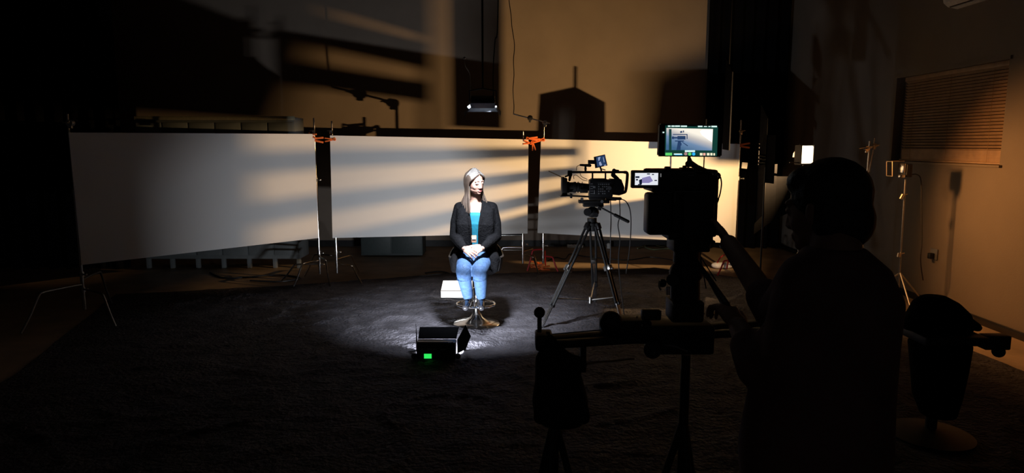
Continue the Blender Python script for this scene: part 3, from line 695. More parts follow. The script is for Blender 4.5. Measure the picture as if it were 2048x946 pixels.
body.loft([(V((wx, 6.08, 0.56)), 0.15, 0.11), (V((wx, 6.08, 0.66)), 0.165, 0.12), (V((wx, 6.07, 0.80)), 0.13, 0.095), (V((wx, 6.05, 0.95)), 0.145, 0.10), (V((wx, 6.05, 1.07)), 0.15, 0.085), (V((wx, 6.05, 1.13)), 0.07, 0.055)])
for S_, E_, W_ in ((ShL, ElL, WrL), (ShR, ElR, WrR)):
    body.limb([neckb + (S_ - neckb) * .4 + V((0, 0, -.01)), S_, E_, E_ + (W_ - E_) * .4, W_], [0.045, 0.047, 0.036, 0.035, 0.024])
hand(body, WrL, hc - WrL + V((0.035, -0.03, -0.005)), (-0.2, -0.8, 0.6), 1, 0.94, 0.35, thumb=1)
hand(body, WrR + V((0, 0.012, 0.01)), hc - WrR + V((-0.03, -0.045, 0.0)), (0.2, -0.75, 0.6), -1, 0.94, 0.5, thumb=1)
for K_, A_, sx in ((KnL, AnL, -1), (KnR, AnR, 1)):
    body.limb([V((wx + sx * 0.09, 6.05, 0.62)), K_, A_], [0.075, 0.052, 0.036])
bod = body.build('body', M_SKIN, wm, voxel=0.0035, smooth=6)
def hp(x, y, z): return Mh @ (V((x, y, z)) * hs)
Rh = Mh.to_3x3().normalized()
MB().sph(hp(0, 0.0855, -0.0635), (0.021, 0.006, 0.0035), rot=Rh).sph(hp(0, 0.084, -0.0715), (0.018, 0.006, 0.0045), rot=Rh).build('lips', mat('lip colour', (0.42, 0.13, 0.12), 0.4), wm)
m = MB()
for e in (-1, 1): m.tube([hp(e * 0.012, 0.084, 0.022), hp(e * 0.027, 0.081, 0.027), hp(e * 0.043, 0.070, 0.022)], [0.003, 0.0035, 0.002], n=6)
m.build('eyebrows', mat('grey brown brow', (0.20, 0.15, 0.12), 0.7), wm)
m = MB()
for e in (-1, 1): m.tube([hp(e * 0.017, 0.083, 0.000), hp(e * 0.030, 0.0855, -0.003), hp(e * 0.045, 0.076, 0.000)], 0.0016, n=5)
m.build('eyelashes', M_DARK, wm)
# hair: many locks
M_HAIR = mat('grey brown hair', (0.10, 0.072, 0.056), 0.5, nscale=8, namt=0.35, spec=0.3)
nt = M_HAIR.node_tree
M_HAIRS = mat('silver hair', (0.26, 0.245, 0.23), 0.5, nscale=20, namt=0.25)
def locks(sel, mm, name, seedn):
    random.seed(seedn); m = MB()
    for e in (-1, 1):
        for k in range(46):
            if not sel(k): continue
            q_ = k / 45; y0 = 0.070 - 0.160 * q_; j = random.uniform(-1, 1)
            # over the skull, then down
            topp = (0.006 * e, y0, 0.041 + 0.084 * math.sqrt(max(0.05, 1 - ((y0 + 0.015) / 0.099) ** 2)))
            fr = max(0, 0.5 - q_) * 2
            sidep = (e * (0.058 + 0.018 * (1 - abs(2 * q_ - 0.9))), y0 * 0.84, 0.070 - 0.022 * fr)
            earp = (e * (0.083 - 0.028 * max(0, q_ - 0.62) * 2.6), 0.018 - 0.115 * q_, 0.0)
            neckp = (e * (0.078 - 0.05 * max(0, q_ - 0.55) * 2), 0.010 - 0.10 * q_ + 0.004 * j, -0.085)
            endp = (e * (0.094 + 0.012 * j - 0.04 * max(0, q_ - 0.5)), 0.055 - 0.16 * q_ + 0.01 * random.uniform(-1, 1), -0.205)
            pts = [hp(*topp), hp(*sidep), hp(*earp), hp(*neckp), hp(*endp)]
            last = pts[-1] + V((e * -0.002 + 0.008 * random.uniform(-1, 1), -0.012 * (1 - q_) if q_ < .6 else .02, -0.055 - 0.02 * random.random()))
            m.tube(pts + [last], [0.0050, 0.0062, 0.0072, 0.0068, 0.0065, 0.0022], n=7, smooth=5)
    return m
random.seed(3)
m = locks(lambda k: True, M_HAIR, 'hair', 5)
m.sph(hp(0, -0.022, 0.034), (0.0765 * hs, 0.092 * hs, 0.086 * hs), rot=Rh)
m.build('hair', M_HAIR, wm)
random.seed(9); m = MB()
for e in (-1, 1):
    for k in range(10):
        y0 = 0.068 - 0.010 * k
        m.tube([hp(0.004 * e, y0, 0.047 + 0.084 * math.sqrt(max(0.05, 1 - ((y0 + 0.015) / 0.099) ** 2))), hp(e * (0.058 + 0.0018 * k), y0 * 0.86 + 0.004, 0.060 + 0.002 * k), hp(e * 0.0835, 0.026 - 0.008 * k, 0.010)], [0.004, 0.0055, 0.003], n=6, smooth=5)
m.build('silver_streaks', M_HAIRS, wm)['label'] = 'silver streaks over the crown'
# teal top
M_TEALT = mat('teal jersey', (0.0, 0.13, 0.20), 0.8, nscale=30, namt=0.15, bump=0.2, bscale=60)
m = MB().loft([(V((wx, 6.07, 0.66)), 0.135, 0.125), (V((wx, 6.06, 0.80)), 0.125, 0.115), (V((wx, 6.045, 0.95)), 0.145, 0.12), (V((wx, 6.045, 1.03)), 0.14, 0.105), (V((wx, 6.05, 1.062)), 0.115, 0.078)])
m.build('teal_top', M_TEALT, wm, voxel=0.006, smooth=3)
m = MB()
for k in range(13):
    a_ = math.radians(200 + 140 * k / 12); m.sph(V((wx + 0.055 * math.cos(a_), 6.05 + 0.062 * math.sin(a_), 1.105 - 0.018 * math.sin(PI * k / 12))), 0.0055, n=8)
m.build('necklace', mat('dark red beads', (0.30, 0.03, 0.02), 0.3), wm)
# cardigan
M_CARD = mat('black rib knit', (0.0055, 0.0055, 0.0065), 0.9, nscale=40, namt=0.3, bump=0.8, bscale=70, spec=0.08)
m = MB()
m.loft([(V((wx, 6.13, 0.58)), 0.19, 0.10), (V((wx, 6.12, 0.75)), 0.17, 0.09), (V((wx, 6.10, 0.95)), 0.165, 0.085), (V((wx, 6.09, 1.08)), 0.15, 0.065), (V((wx, 6.07, 1.145)), 0.09, 0.05)])
for sx, S_, E_, W_ in ((-1, ShL, ElL, WrL), (1, ShR, ElR, WrR)):
    m.limb([neckb + (S_ - neckb) * .45 + V((0, 0.01, 0.0)), S_ + V((0, 0, 0.005)), S_ + (E_ - S_) * .5 + V((sx * 0.012, 0, 0)), E_, E_ + (W_ - E_) * .5, E_ + (W_ - E_) * 0.93], [0.046, 0.052, 0.050, 0.048, 0.043, 0.034], n=24)
    # front strip with collar edge
    x = wx + sx * 0.088
    m.loft([(V((wx + sx * 0.112, 5.965, 0.60)), 0.070, 0.040), (V((wx + sx * 0.100, 5.955, 0.75)), 0.066, 0.035), (V((wx + sx * 0.100, 5.935, 0.95)), 0.066, 0.036), (V((wx + sx * 0.103, 5.975, 1.06)), 0.060, 0.038), (V((wx + sx * 0.085, 6.03, 1.125)), 0.038, 0.04)])
    m.loft([(V((wx + sx * 0.16, 6.02, 0.60)), 0.06, 0.09), (V((wx + sx * 0.14, 6.02, 0.78)), 0.05, 0.08), (V((wx + sx * 0.14, 6.02, 0.98)), 0.05, 0.075), (V((wx + sx * 0.13, 6.03, 1.09)), 0.04, 0.06)])
    # hem spreading over the thigh
    m.limb([V((wx + sx * 0.13, 6.0, 0.66)), V((wx + sx * 0.165, 5.86, 0.635)), V((wx + sx * 0.175, 5.80, 0.57))], [0.075, 0.058, 0.035], n=22)
    m.tube([V((wx + sx * 0.045, 5.945, 0.66)), V((wx + sx * 0.040, 5.925, 0.80)), V((wx + sx * 0.043, 5.91, 0.95)), V((wx + sx * 0.062, 5.955, 1.06)), V((wx + sx * 0.070, 6.02, 1.125)), V((wx + sx * 0.04, 6.10, 1.155))], 0.014, n=10, smooth=6)
m.build('cardigan', M_CARD, wm, voxel=0.006, smooth=3)
# folds on the sleeves and fronts
m = MB()
# jeans
M_JEAN = mat('light blue denim', (0.055, 0.12, 0.26), 0.75, nscale=40, namt=0.25, bump=0.35, bscale=120)
m = MB()
for K_, A_, sx in ((KnL, AnL, -1), (KnR, AnR, 1)):
    m.limb([V((wx + sx * 0.085, 6.05, 0.63)), (V((wx + sx * 0.085, 6.05, 0.63)) + K_) / 2 + V((0, 0, .005)), K_, K_ + (A_ - K_) * .45 + V((sx * 0.003, 0.012, 0)), K_ + (A_ - K_) * 0.97], [0.088, 0.078, 0.066, 0.058, 0.047], n=26)
    for k in range(6):
        c_ = K_ + V((0, 0.010 + 0.004 * k, 0.035 - 0.022 * k)); m.torus(c_ + V((0, 0.008, 0)), 0.056, 0.0075, rot=(0.25, 0.1 * (-1) ** k, 0), n=24, m=8)
    for k in range(3): m.torus(A_ + (K_ - A_) * (0.06 + 0.10 * k), 0.041, 0.008, rot=(0.1, 0.14 * (-1) ** k, 0), n=22, m=8)
m.loft([(V((wx, 6.08, 0.565)), 0.14, 0.13), (V((wx, 6.06, 0.62)), 0.16, 0.14), (V((wx, 6.06, 0.70)), 0.13, 0.11)])
m.build('jeans', M_JEAN, wm, voxel=0.005, smooth=2)
M_BOOT = mat('glossy black boot leather', (0.035, 0.035, 0.04), 0.16, 0.0, spec=1.0)
for A_ in (AnL, AnR):
    m = MB(); sx = -1 if A_ is AnL else 1
    f0 = V((A_.x, A_.y + 0.02, 0.262))
    m.limb([A_ + V((0, 0.0, 0.03)), A_ + V((0, 0.01, -0.04)), f0 + V((0, 0.0, 0.02))], [0.040, 0.037, 0.034])
    m.limb([f0, f0 + V((sx * 0.004, -0.07, 0.005)), f0 + V((sx * 0.01, -0.155, -0.008))], [0.033, 0.034, 0.028])
    m.box(f0 + V((0, 0.0, -0.028)), (0.05, 0.05, 0.02), bev=0.004)
    bt = m.build('boot', M_BOOT, wm, voxel=0.005, smooth=2)
q = P(948, 478, 5.90)
bdg = MB().box(q, (0.045, 0.012, 0.065), bev=0.004).build('badge', mat('tan badge', (0.45, 0.25, 0.16), 0.4), wm)
bdg['label'] = 'tan badge with a pale face'
MB().box(q + V((0, -0.009, 0.008)), (0.034, 0.006, 0.022), bev=0.002).build('badge_face', M_WHITE, bdg)

# ------------------------------------------------------------------ side camera on tripod
cy = 6.2; K1 = cy / F
def L(u, v, dy=0.0): return P(u, v, cy + dy)
def bpx(m, u0, u1, v0, v1, yc, dep, bev=0.004, tilt=0.0):
    a_ = P((u0 + u1) / 2, (v0 + v1) / 2, yc); sc_ = yc / F
    m.box(a_, (abs(u1 - u0) * sc_, dep, abs(v1 - v0) * sc_), rot=(0, tilt, 0), bev=bev); return m
tp = thing('tripod', 'black video tripod with chrome lower legs carrying the side-on camera', 'tripod', (L(1183, 500).x, cy, 0))
hub = L(1185, 452); feet = [PF(1083, 660), PF(1190, 607), PF(1246, 655)]
for f_ in feet:
    f_ = V((f_.x, f_.y, 0.02)); d_ = (f_ - hub); hdir = V((d_.x, d_.y, 0)).normalized(); sd = hdir.cross(V((0, 0, 1)))
    t_ = hub + hdir * 0.055; midp = t_ + (f_ - t_) * 0.42; low = t_ + (f_ - t_) * 0.78
    lg = MB()
    for e in (-1, 1): lg.cyl(t_ + sd * e * 0.026, midp + sd * e * 0.022, 0.0115)
    lg.box(t_ + V((0, 0, 0.0)), (0.05, 0.06, 0.06), rot=rot_to(d_), bev=0.008)
    for e in (-1, 1): lg.cyl(midp + sd * e * 0.022, low + sd * e * 0.02, 0.011)
    lo = lg.build('leg', M_BLACKM, tp)
    MB().cyl(midp, f_ + (t_ - f_) * 0.02, 0.0085).cyl(low + sd * 0.016, f_ + sd * 0.012, 0.0065).cyl(low - sd * 0.016, f_ - sd * 0.012, 0.0065).build('inner_tube', M_CHROME, lo)
    MB().box(midp, (0.05, 0.075, 0.05), rot=rot_to(d_), bev=0.008).cyl(midp - hdir * -0.02, midp + hdir * 0.055, 0.012).build('clamp_knob', M_STEEL, lo)
    MB().box(low, (0.028, 0.06, 0.03), rot=rot_to(d_), bev=0.006).build('leg_lock', M_BLACKM, lo)
    MB().cyl(f_ - V((0, 0, 0.018)), f_ + V((0, 0, 0.012)), 0.017).build('foot', M_DARK, lo)
ctr = V((hub.x - 0.02, cy - 0.1, 0.22))
for f_ in feet:
    f2 = V((f_.x, f_.y, 0.02)); t_ = hub; MB().cyl(ctr, f2 + (hub - f2) * 0.28, 0.007).build('spreader_arm', M_STEEL, tp)
MB().cyl(ctr - V((0, 0, 0.03)), ctr + V((0, 0, 0.03)), 0.018).build('spreader_hub', M_STEEL, tp)
MB().lathe([(0.0, -0.05), (0.05, -0.045), (0.062, -0.01), (0.055, 0.03), (0.03, 0.045), (0.0, 0.045)], hub).build('bowl', M_BLACKM, tp)
m = MB().cyl(L(1184, 446), L(1184, 436), 0.045).sph(L(1185, 424), (0.062, 0.055, 0.05)).cyl(L(1175, 424, -0.06), L(1175, 424, 0.06), 0.036).cyl(L(1192, 430, -0.065), L(1192, 430, 0.05), 0.022)
bpx(m, 1166, 1206, 406, 413, cy, 0.10); m.build('fluid_head', M_BLACKM, tp)
m = MB().cyl(L(1196, 412, -.05), L(1232, 431, -.12), 0.008).limb([L(1230, 430, -.12), L(1256, 443, -.16)], [0.015, 0.015], n=12).cyl(L(1200, 414, -.05), L(1198, 420, -.05), 0.018)
m.build('pan_handle', M_BLACKM, tp)

cm = thing('video_camera', 'broadcast video camera seen side-on facing left on the tripod', 'camera', L(1185, 400))
m = MB(); bpx(m, 1122.7, 1133.5, 356, 392, cy, 0.15, 0.006); bpx(m, 1125, 1128, 354, 358, cy, 0.12, 0.002); m.build('matte_box', M_BLACKM, cm)
bpx(MB(), 1120, 1134, 391.5, 393, cy - 0.05, 0.1, 0.0, 0.0).build('matte_box_flap', M_WHITE if 0 else M_GREY, cm)
m = MB(); ax0, ax1 = L(1133, 374.5), L(1178, 374.5)
def along(q_): return ax0 + (ax1 - ax0) * q_
prof = [(0, .052), (.12, .052), (.13, .046), (.3, .046), (.31, .049), (.42, .049), (.43, .042), (.6, .042), (.61, .038), (.8, .036), (1, .032)]
for (q0, r0_), (q1, r1_) in zip(prof, prof[1:]): m.cyl(along(q0), along(q1 + 1e-3), r0_, r1_, n=28)
for q_ in (0.34, 0.37, 0.5, 0.53, 0.7): m.torus(along(q_), 0.049, 0.002, rot=(0, PI / 2, 0), n=28, m=6)
m.build('lens', M_DARK, cm)
m = MB(); bpx(m, 1160, 1176, 377, 386, cy - 0.045, 0.03, 0.006); m.build('zoom_grip', M_DARK, cm)
M_BODY = mat('camera body charcoal', (0.035, 0.037, 0.042), 0.45)
m = MB(); bpx(m, 1178, 1224, 359, 393, cy, 0.13, 0.008); bpx(m, 1182, 1212, 357, 362, cy, 0.12, 0.004); m.build('body', M_BODY, cm)
m = MB()
m.prism([L(1222, 358, -.06), L(1243, 359, -.06), L(1249, 375, -.06), L(1248, 388, -.06), L(1238, 391, -.06), L(1222, 389, -.06)], (0, 0.12, 0)); m.build('battery_back', M_BLACK, cm)
m = MB(); random.seed(12)
for r_ in range(5):
    for c_ in range(6):
        if random.random() < 0.8: bpx(m, 1196.5 + c_ * 4.0, 1198.8 + c_ * 4.0, 367.5 + r_ * 4.6, 369.8 + r_ * 4.6, cy - 0.067, 0.006, 0.001)
for r_ in range(5): bpx(m, 1181, 1184 + random.uniform(1, 6), 367 + r_ * 4.8, 368.4 + r_ * 4.8, cy - 0.067, 0.005, 0.0)
bpx(m, 1186, 1191, 372, 376, cy - .067, 0.006, 0.001); bpx(m, 1188, 1190, 380, 388, cy - .067, 0.006, 0.001)
m.build('buttons', mat('pale buttons', (0.45, 0.48, 0.52), 0.35), cm)
m = MB(); bpx(m, 1178.5, 1180, 366, 393, cy - 0.066, 0.004, 0.0); bpx(m, 1195, 1221, 365.4, 366.2, cy - 0.066, 0.004, 0.0)
m.cyl(L(1219, 376, -.066), L(1219, 376, -.078), 0.018); m.build('trim', M_GREY, cm)
m = MB(); bpx(m, 1137, 1252, 342, 346.5, cy, 0.035, 0.006)
m.tube([L(1248, 344.5), L(1254, 346), L(1254.5, 356), L(1252, 380)], 0.014, n=10); m.tube([L(1252, 380), L(1250, 384), L(1244, 386)], 0.013, n=8)
for u in (1185, 1211): m.cyl(L(u, 345), L(u, 360), 0.008)
m.build('top_handle', M_BLACK, cm)
m = MB(); bpx(m, 1135, 1144, 341, 352, cy, 0.05, 0.005); m.limb([L(1141, 350), L(1139, 360)], [0.014, 0.012], n=10); m.limb([L(1131, 353), L(1139, 350)], [0.008, 0.008], n=8)
m.build('handle_bracket', M_BLACKM, cm); m = MB()
m.limb([L(1228, 341), L(1226, 350), L(1233, 356), L(1239, 364)], [0.018, 0.020, 0.018, 0.022], n=12); m.limb([L(1226, 340), L(1237, 341)], [0.008, 0.006], n=8)
m.build('eyepiece_arm', M_BLACKM, cm)
m = MB().limb([L(1161, 330), L(1180, 331)], [0.010, 0.014], n=12).cyl(L(1171, 332), L(1171, 342), 0.010); m.sph(L(1171, 338), 0.013, n=12)
m.tube([L(1161, 330), L(1154, 333), L(1153, 341)], 0.003, n=5); m.build('microphone', M_BLACK, cm)
m = MB().prism([L(1188, 314, -.03), L(1210, 309, -.03), L(1215, 331, -.03), L(1191, 336.5, -.03)], (0, 0.03, 0)); bpx(m, 1176, 1190, 320, 328, cy, 0.03, 0.004)
m.cyl(L(1200, 333), L(1203, 342), 0.008); bpx(m, 1203, 1211, 338, 340, cy, 0.02, 0.002, 0.3); mo = m.build('monitor', M_BODY, cm)
M_SCR1 = mat('dim blue screen', (0.02, 0.03, 0.06), 0.15, emit=(0.02, 0.045, 0.11), estr=1.0)
MB().prism([L(1192, 314.5, -.033), L(1209, 310.5, -.033), L(1213, 329.5, -.033), L(1194.5, 334, -.033)], (0, 0.004, 0)).build('screen', M_SCR1, mo)
M_SCR1B = mat('pale screen image', (0.3, 0.35, 0.5), 0.3, emit=(0.35, 0.42, 0.62), estr=0.8)
m = MB()
for pts in ([(1196, 315), (1201, 313.5), (1199, 321), (1197, 322)], [(1198, 325), (1201, 323), (1204, 329), (1202, 332), (1199, 330)], [(1208, 330), (1212, 329), (1212.3, 331), (1208.5, 332)], [(1206, 315), (1207, 314), (1209, 324), (1208, 325)]):
    m.prism([L(u, v, -.036) for u, v in pts], (0, 0.003, 0))
m.build('screen_image', M_SCR1B, mo)
m = MB()
for dy in (-0.03, 0.03): m.cyl(L(1128, 391, dy), L(1236, 396, dy), 0.0085)
bpx(m, 1140, 1144, 387, 396, cy, 0.08, 0.003); m.build('rods', M_BLACKM, cm)
m = MB(); bpx(m, 1157, 1218, 400, 406, cy, 0.10, 0.004); bpx(m, 1178, 1210, 393, 399, cy, 0.09, 0.003); bpx(m, 1212, 1232, 397, 401, cy, 0.06, 0.004); bpx(m, 1222, 1243, 394.5, 400, cy - .03, 0.05, 0.008); m.build('base_plate', M_BLACKM, cm)
m = MB()
for (u, v) in ((1164, 398), (1204, 403)): m.cyl(L(u, v, -0.055), L(u, v, -0.045), 0.014, n=18)
m.build('plate_knobs', M_GREY, cm)
m = MB().tube([L(1127, 356, -.02), L(1112, 349, -.02), L(1097, 342, -.02)], 0.0045, n=6); m.build('antenna', M_TAN, cm)
m = MB().tube([L(1148, 358), L(1147, 352), L(1152, 350), L(1158, 354), L(1166, 360), L(1176, 362)], 0.003, n=5); m.tube([L(1160, 346), L(1163, 353), L(1175, 359)], 0.003, n=5); m.build('lens_cable', M_CABLE, cm)
for k, pts in enumerate(([(1241, 398), (1252, 403), (1260, 420), (1262, 450), (1259, 500), (1252, 548)], [(1239, 399), (1240, 430), (1236, 450), (1240, 480), (1237, 520), (1241, 570), (1246, 610), (1250, 645)], [(1221, 400), (1222, 440), (1221, 470), (1221, 505), (1219, 540)])):
    lab = ('grey cable looping down right of the tripod, outermost', 'grey cable hanging from the camera back to the floor', 'grey cable hanging nearest the right tripod leg')[k]
    qq = [P(u, v, cy + 0.05 * j * (0.5 if k else -.3)) for j, (u, v) in enumerate(pts)]
    if k == 1: qq = [P(u, v, cy - .04 * j) for j, (u, v) in enumerate(pts)]
    tag(MB().tube(qq, 0.005, n=6).build('camera_cable', mat('grey cable', (0.09, 0.09, 0.095), 0.4), loc=qq[-1]), lab, 'cable', 'cables hanging off the side-on camera')

# ------------------------------------------------------------------ near camera rig (on the slider)
ry = 2.12
def N(u, v, dy=0.0): return P(u, v, ry + dy)
def nb(m, u0, u1, v0, v1, dep, dy=0.0, bev=0.003, tilt=0.0): return bpx(m, u0, u1, v0, v1, ry + dy + dep / 2, dep, bev, tilt)
mon = thing('field_monitor', 'large black field monitor showing the tripod camera, atop the near camera rig', 'monitor', N(1380, 318))
m = MB().prism([N(1320, 247), N(1447, 251), N(1444, 314), N(1317, 313)], (0, 0.028, 0))
bmesh.ops.bevel(m.bm, geom=list(m.bm.edges), offset=0.004, segments=2, affect='EDGES'); m.build('case', M_BLACK, mon)
m_scr = bpy.data.materials.new('monitor picture'); m_scr.use_nodes = True; nt = m_scr.node_tree; b = nt.nodes['Principled BSDF']
tc = nt.nodes.new('ShaderNodeTexCoord'); sep = nt.nodes.new('ShaderNodeSeparateXYZ'); nt.links.new(tc.outputs['Generated'], sep.inputs[0])
def mth(op, a_, b_=None, c_=None):
    n_ = nt.nodes.new('ShaderNodeMath'); n_.operation = op
    for i, x_ in enumerate((a_, b_, c_)):
        if x_ is None: continue
        if hasattr(x_, 'is_output'): nt.links.new(x_, n_.inputs[i])
        else: n_.inputs[i].default_value = x_
    return n_.outputs[0]
gx = mth('MULTIPLY', sep.outputs['X'], 0.55); gz = mth('MULTIPLY', sep.outputs['Z'], 0.85); gsum = mth('ADD', gx, gz)
rmp = nt.nodes.new('ShaderNodeValToRGB'); nt.links.new(gsum, rmp.inputs['Fac']); cr = rmp.color_ramp
cr.elements[0].position = 0.2; cr.elements[0].color = (0.05, 0.13, 0.25, 1); cr.elements[1].position = 1.12 if 0 else 0.98; cr.elements[1].color = (1.0, 0.93, 0.80, 1)
e_ = cr.elements.new(0.55); e_.color = (0.16, 0.26, 0.42, 1); e_ = cr.elements.new(0.78); e_.color = (0.55, 0.52, 0.50, 1)
nt.links.new(rmp.outputs['Color'], b.inputs['Emission Color']); b.inputs['Emission Strength'].default_value = 1.0; b.inputs['Base Color'].default_value = (0.01, 0.01, 0.01, 1); b.inputs['Roughness'].default_value = 0.2
MB().prism([N(1331, 251, -.002), N(1436, 254, -.002), N(1434, 312, -.002), N(1330, 311, -.002)], (0, 0.003, 0)).build('screen', mat('dark teal screen', (0.01, 0.02, 0.02), 0.15, emit=(0.006, 0.045, 0.035), estr=1.0), mon)
pic = MB().prism([N(1333, 256, -.003), N(1426, 258, -.003), N(1424, 301, -.003), N(1332, 300, -.003)], (0, 0.002, 0)).build('picture', m_scr, mon)
def emi(name, col, s_=1.0): return mat(name, tuple(c * 0.3 for c in col), 0.4, emit=col, estr=s_)
def shapes(polys, mm, name, par, dy=-.004):
    m = MB()
    for pts in polys: m.prism([N(u, v, dy) for u, v in pts], (0, 0.0012, 0))
    return m.build(name, mm, par)
R4 = lambda u0, u1, v0, v1: [(u0, v0), (u1, v0), (u1, v1), (u0, v1)]
shapes([R4(1336, 1341, 251, 253.6), R4(1343, 1349, 251, 253.6), R4(1350, 1360, 251, 253.6), R4(1362, 1374, 251.2, 253.8), R4(1396, 1405, 251.6, 254), R4(1408, 1414, 252.2, 253.8), R4(1417, 1421, 252.2, 253.8), R4(1423, 1434, 251.6, 254.4), R4(1370, 1390, 300.5, 304), R4(1348, 1364, 307, 309.5), R4(1325.5, 1328.5, 263.5, 266)], emi('screen white', (0.75, 1.0, 0.95), 1.0), 'screen_readout', mon)
shapes([R4(1400, 1405, 306, 311), R4(1414, 1419, 306, 311), R4(1421, 1425, 306, 311), R4(1427, 1430, 306.4, 311)], emi('screen cream', (0.9, 0.85, 0.6), 1.0), 'cream_buttons', mon)
shapes([R4(1406.5, 1411, 306, 311)], emi('screen pink', (0.9, 0.45, 0.35), 1.0), 'pink_button', mon)
circ = lambda u, v, r: [(u + r * math.cos(k * PI / 6), v + r * math.sin(k * PI / 6)) for k in range(12)]
shapes([R4(1331, 1344, 305.5, 311), circ(1379.5, 308, 3.2)], emi('screen green', (0.12, 0.65, 0.15), 1.0), 'green_buttons', mon)
shapes([circ(1387.5, 308, 3.2), R4(1350, 1365, 309, 310.2)], emi('screen blue', (0.03, 0.45, 0.95), 1.0), 'blue_buttons', mon)
shapes([circ(1371.5, 307.6, 3.2)], emi('screen rose', (0.5, 0.3, 0.28), 0.8), 'rose_button', mon)
shapes([[(1405, 259), (1425, 259), (1424, 284), (1416, 279), (1404, 270), (1400, 263)]], emi('screen hot white', (1.0, 0.98, 0.9), 1.3), 'bright_area', mon)
shapes([R4(1338, 1343, 258, 300)], emi('screen dark teal', (0.01, 0.05, 0.05), 1.0), 'dark_gap', mon)
dk = [R4(1346, 1375, 268, 269.6), R4(1373.4, 1375, 268, 278), R4(1344, 1348, 273, 278), R4(1348, 1356, 274, 277), R4(1355, 1371, 272, 279), R4(1350, 1368, 281, 283), [(1360, 263), (1364, 261.5), (1365, 265), (1361, 266)], [(1366, 261), (1368, 261), (1368, 265), (1366, 265)], [(1356, 283), (1362, 283), (1361, 300), (1353, 300)], R4(1358, 1363, 286, 291), [(1363, 283.5), (1364, 283), (1376, 291), (1375, 292.5)]]
shapes(dk, emi('screen tripod navy', (0.02, 0.05, 0.13), 1.0), 'pictured_camera', mon, -.0045)

rig = thing('near_camera_rig', 'black video camera rig with flip-out viewfinder seen from behind', 'camera', N(1370, 470))
m = MB(); nb(m, 1295, 1422, 338, 382, 0.16, 0.0, 0.008); nb(m, 1335, 1425, 345, 470, 0.13, 0.01, 0.008); nb(m, 1358, 1418, 380, 480, 0.12, -0.03, 0.006); m.build('body', M_BLACK, rig)
m = MB(); nb(m, 1291, 1340, 385, 468, 0.08, 0.0, 0.010); m.build('battery', M_BLACK, rig)
m = MB(); nb(m, 1262, 1324, 340.5, 376, 0.022, -0.03, 0.004); nb(m, 1288, 1298, 337.5, 342, 0.02, -0.02, 0.002); vf = m.build('viewfinder', M_BLACK, rig)
m = MB(); nb(m, 1270, 1316, 346, 370, 0.002, -0.031, 0.0); m.build('screen', emi('viewfinder white', (0.85, 0.88, 0.95), 0.9), vf)
shapes([[(1284, 356), (1300, 352), (1306, 362), (1298, 366), (1284, 366)]], emi('viewfinder violet', (0.28, 0.25, 0.5), 0.9), 'violet_area', vf, -.0335)
shapes([R4(1271, 1279, 352.5, 356), R4(1272, 1276, 358, 361), [(1278, 360), (1284, 358), (1284, 368), (1279, 369)], R4(1304, 1308, 348, 350), R4(1294, 1300, 347, 349), R4(1276, 1283, 368, 370), R4(1309, 1314, 360, 362)], emi('viewfinder navy', (0.01, 0.015, 0.05), 0.5), 'dark_marks', vf, -.035)
shapes([R4(1321, 1322.6, 347, 354)], emi('viewfinder edge', (0.3, 0.3, 0.3), 0.6), 'lit_edge', vf, -.034)
m = MB(); nb(m, 1330, 1340, 333, 341, 0.03, 0, 0.003); nb(m, 1327, 1347, 338, 343, 0.03, 0.0, 0.003); nb(m, 1361, 1382, 335, 343, 0.05, 0.0, 0.003); nb(m, 1366, 1372, 331, 337, 0.02, 0.0, 0.002); nb(m, 1384, 1420, 338, 350, 0.06, 0, 0.004); m.build('top_fittings', M_BLACK, rig)
m = MB(); nb(m, 1364, 1388, 344, 345, 0.003, -0.033 + .03, 0.0); nb(m, 1376, 1387, 350, 352, 0.003, -0.003, 0.0); nb(m, 1349, 1376, 383, 384, 0.002, -0.032, 0.0); nb(m, 1349, 1350.3, 384, 405, 0.002, -0.032, 0.0); m.build('panel_lines', M_GREY, rig)
m = MB().limb([N(1378, 316, .01), N(1380, 326, .01), N(1388, 331, .01), N(1400, 338, .01)], [0.006, 0.010, 0.009, 0.008], n=12); m.sph(N(1377, 328, .01), 0.011, n=12)
m.limb([N(1392, 334, .01), N(1412, 341, .0), N(1434, 351, -.01)], [0.009, 0.006, 0.0095], n=12); m.sph(N(1434, 352, -.01), 0.012, n=14); m.build('monitor_arm', M_BLACK, rig)
m = MB().cyl(N(1425, 346, -.02), N(1426, 350, -.02), 0.003).cyl(N(1436, 352, -.023), N(1437, 355, -.025), 0.004); m.build('arm_bolts', M_CHROME, rig)
m = MB().tube([N(1441, 354, -.01), N(1443, 368, -.01), N(1440, 388, -.01), N(1436, 400, -.01)], 0.0022, n=6).limb([N(1436, 399, -.01), N(1428, 413, 0)], [0.004, 0.007], n=8); m.build('cord', M_CABLE, rig)
m = MB(); nb(m, 1340, 1412, 468, 500, 0.11, 0.0, 0.006); nb(m, 1330, 1360, 462, 476, 0.10, -0.01, 0.004); nb(m, 1400, 1424, 478, 484, 0.08, -0.01, 0.003); m.build('base_plate', M_BLACKM, rig)

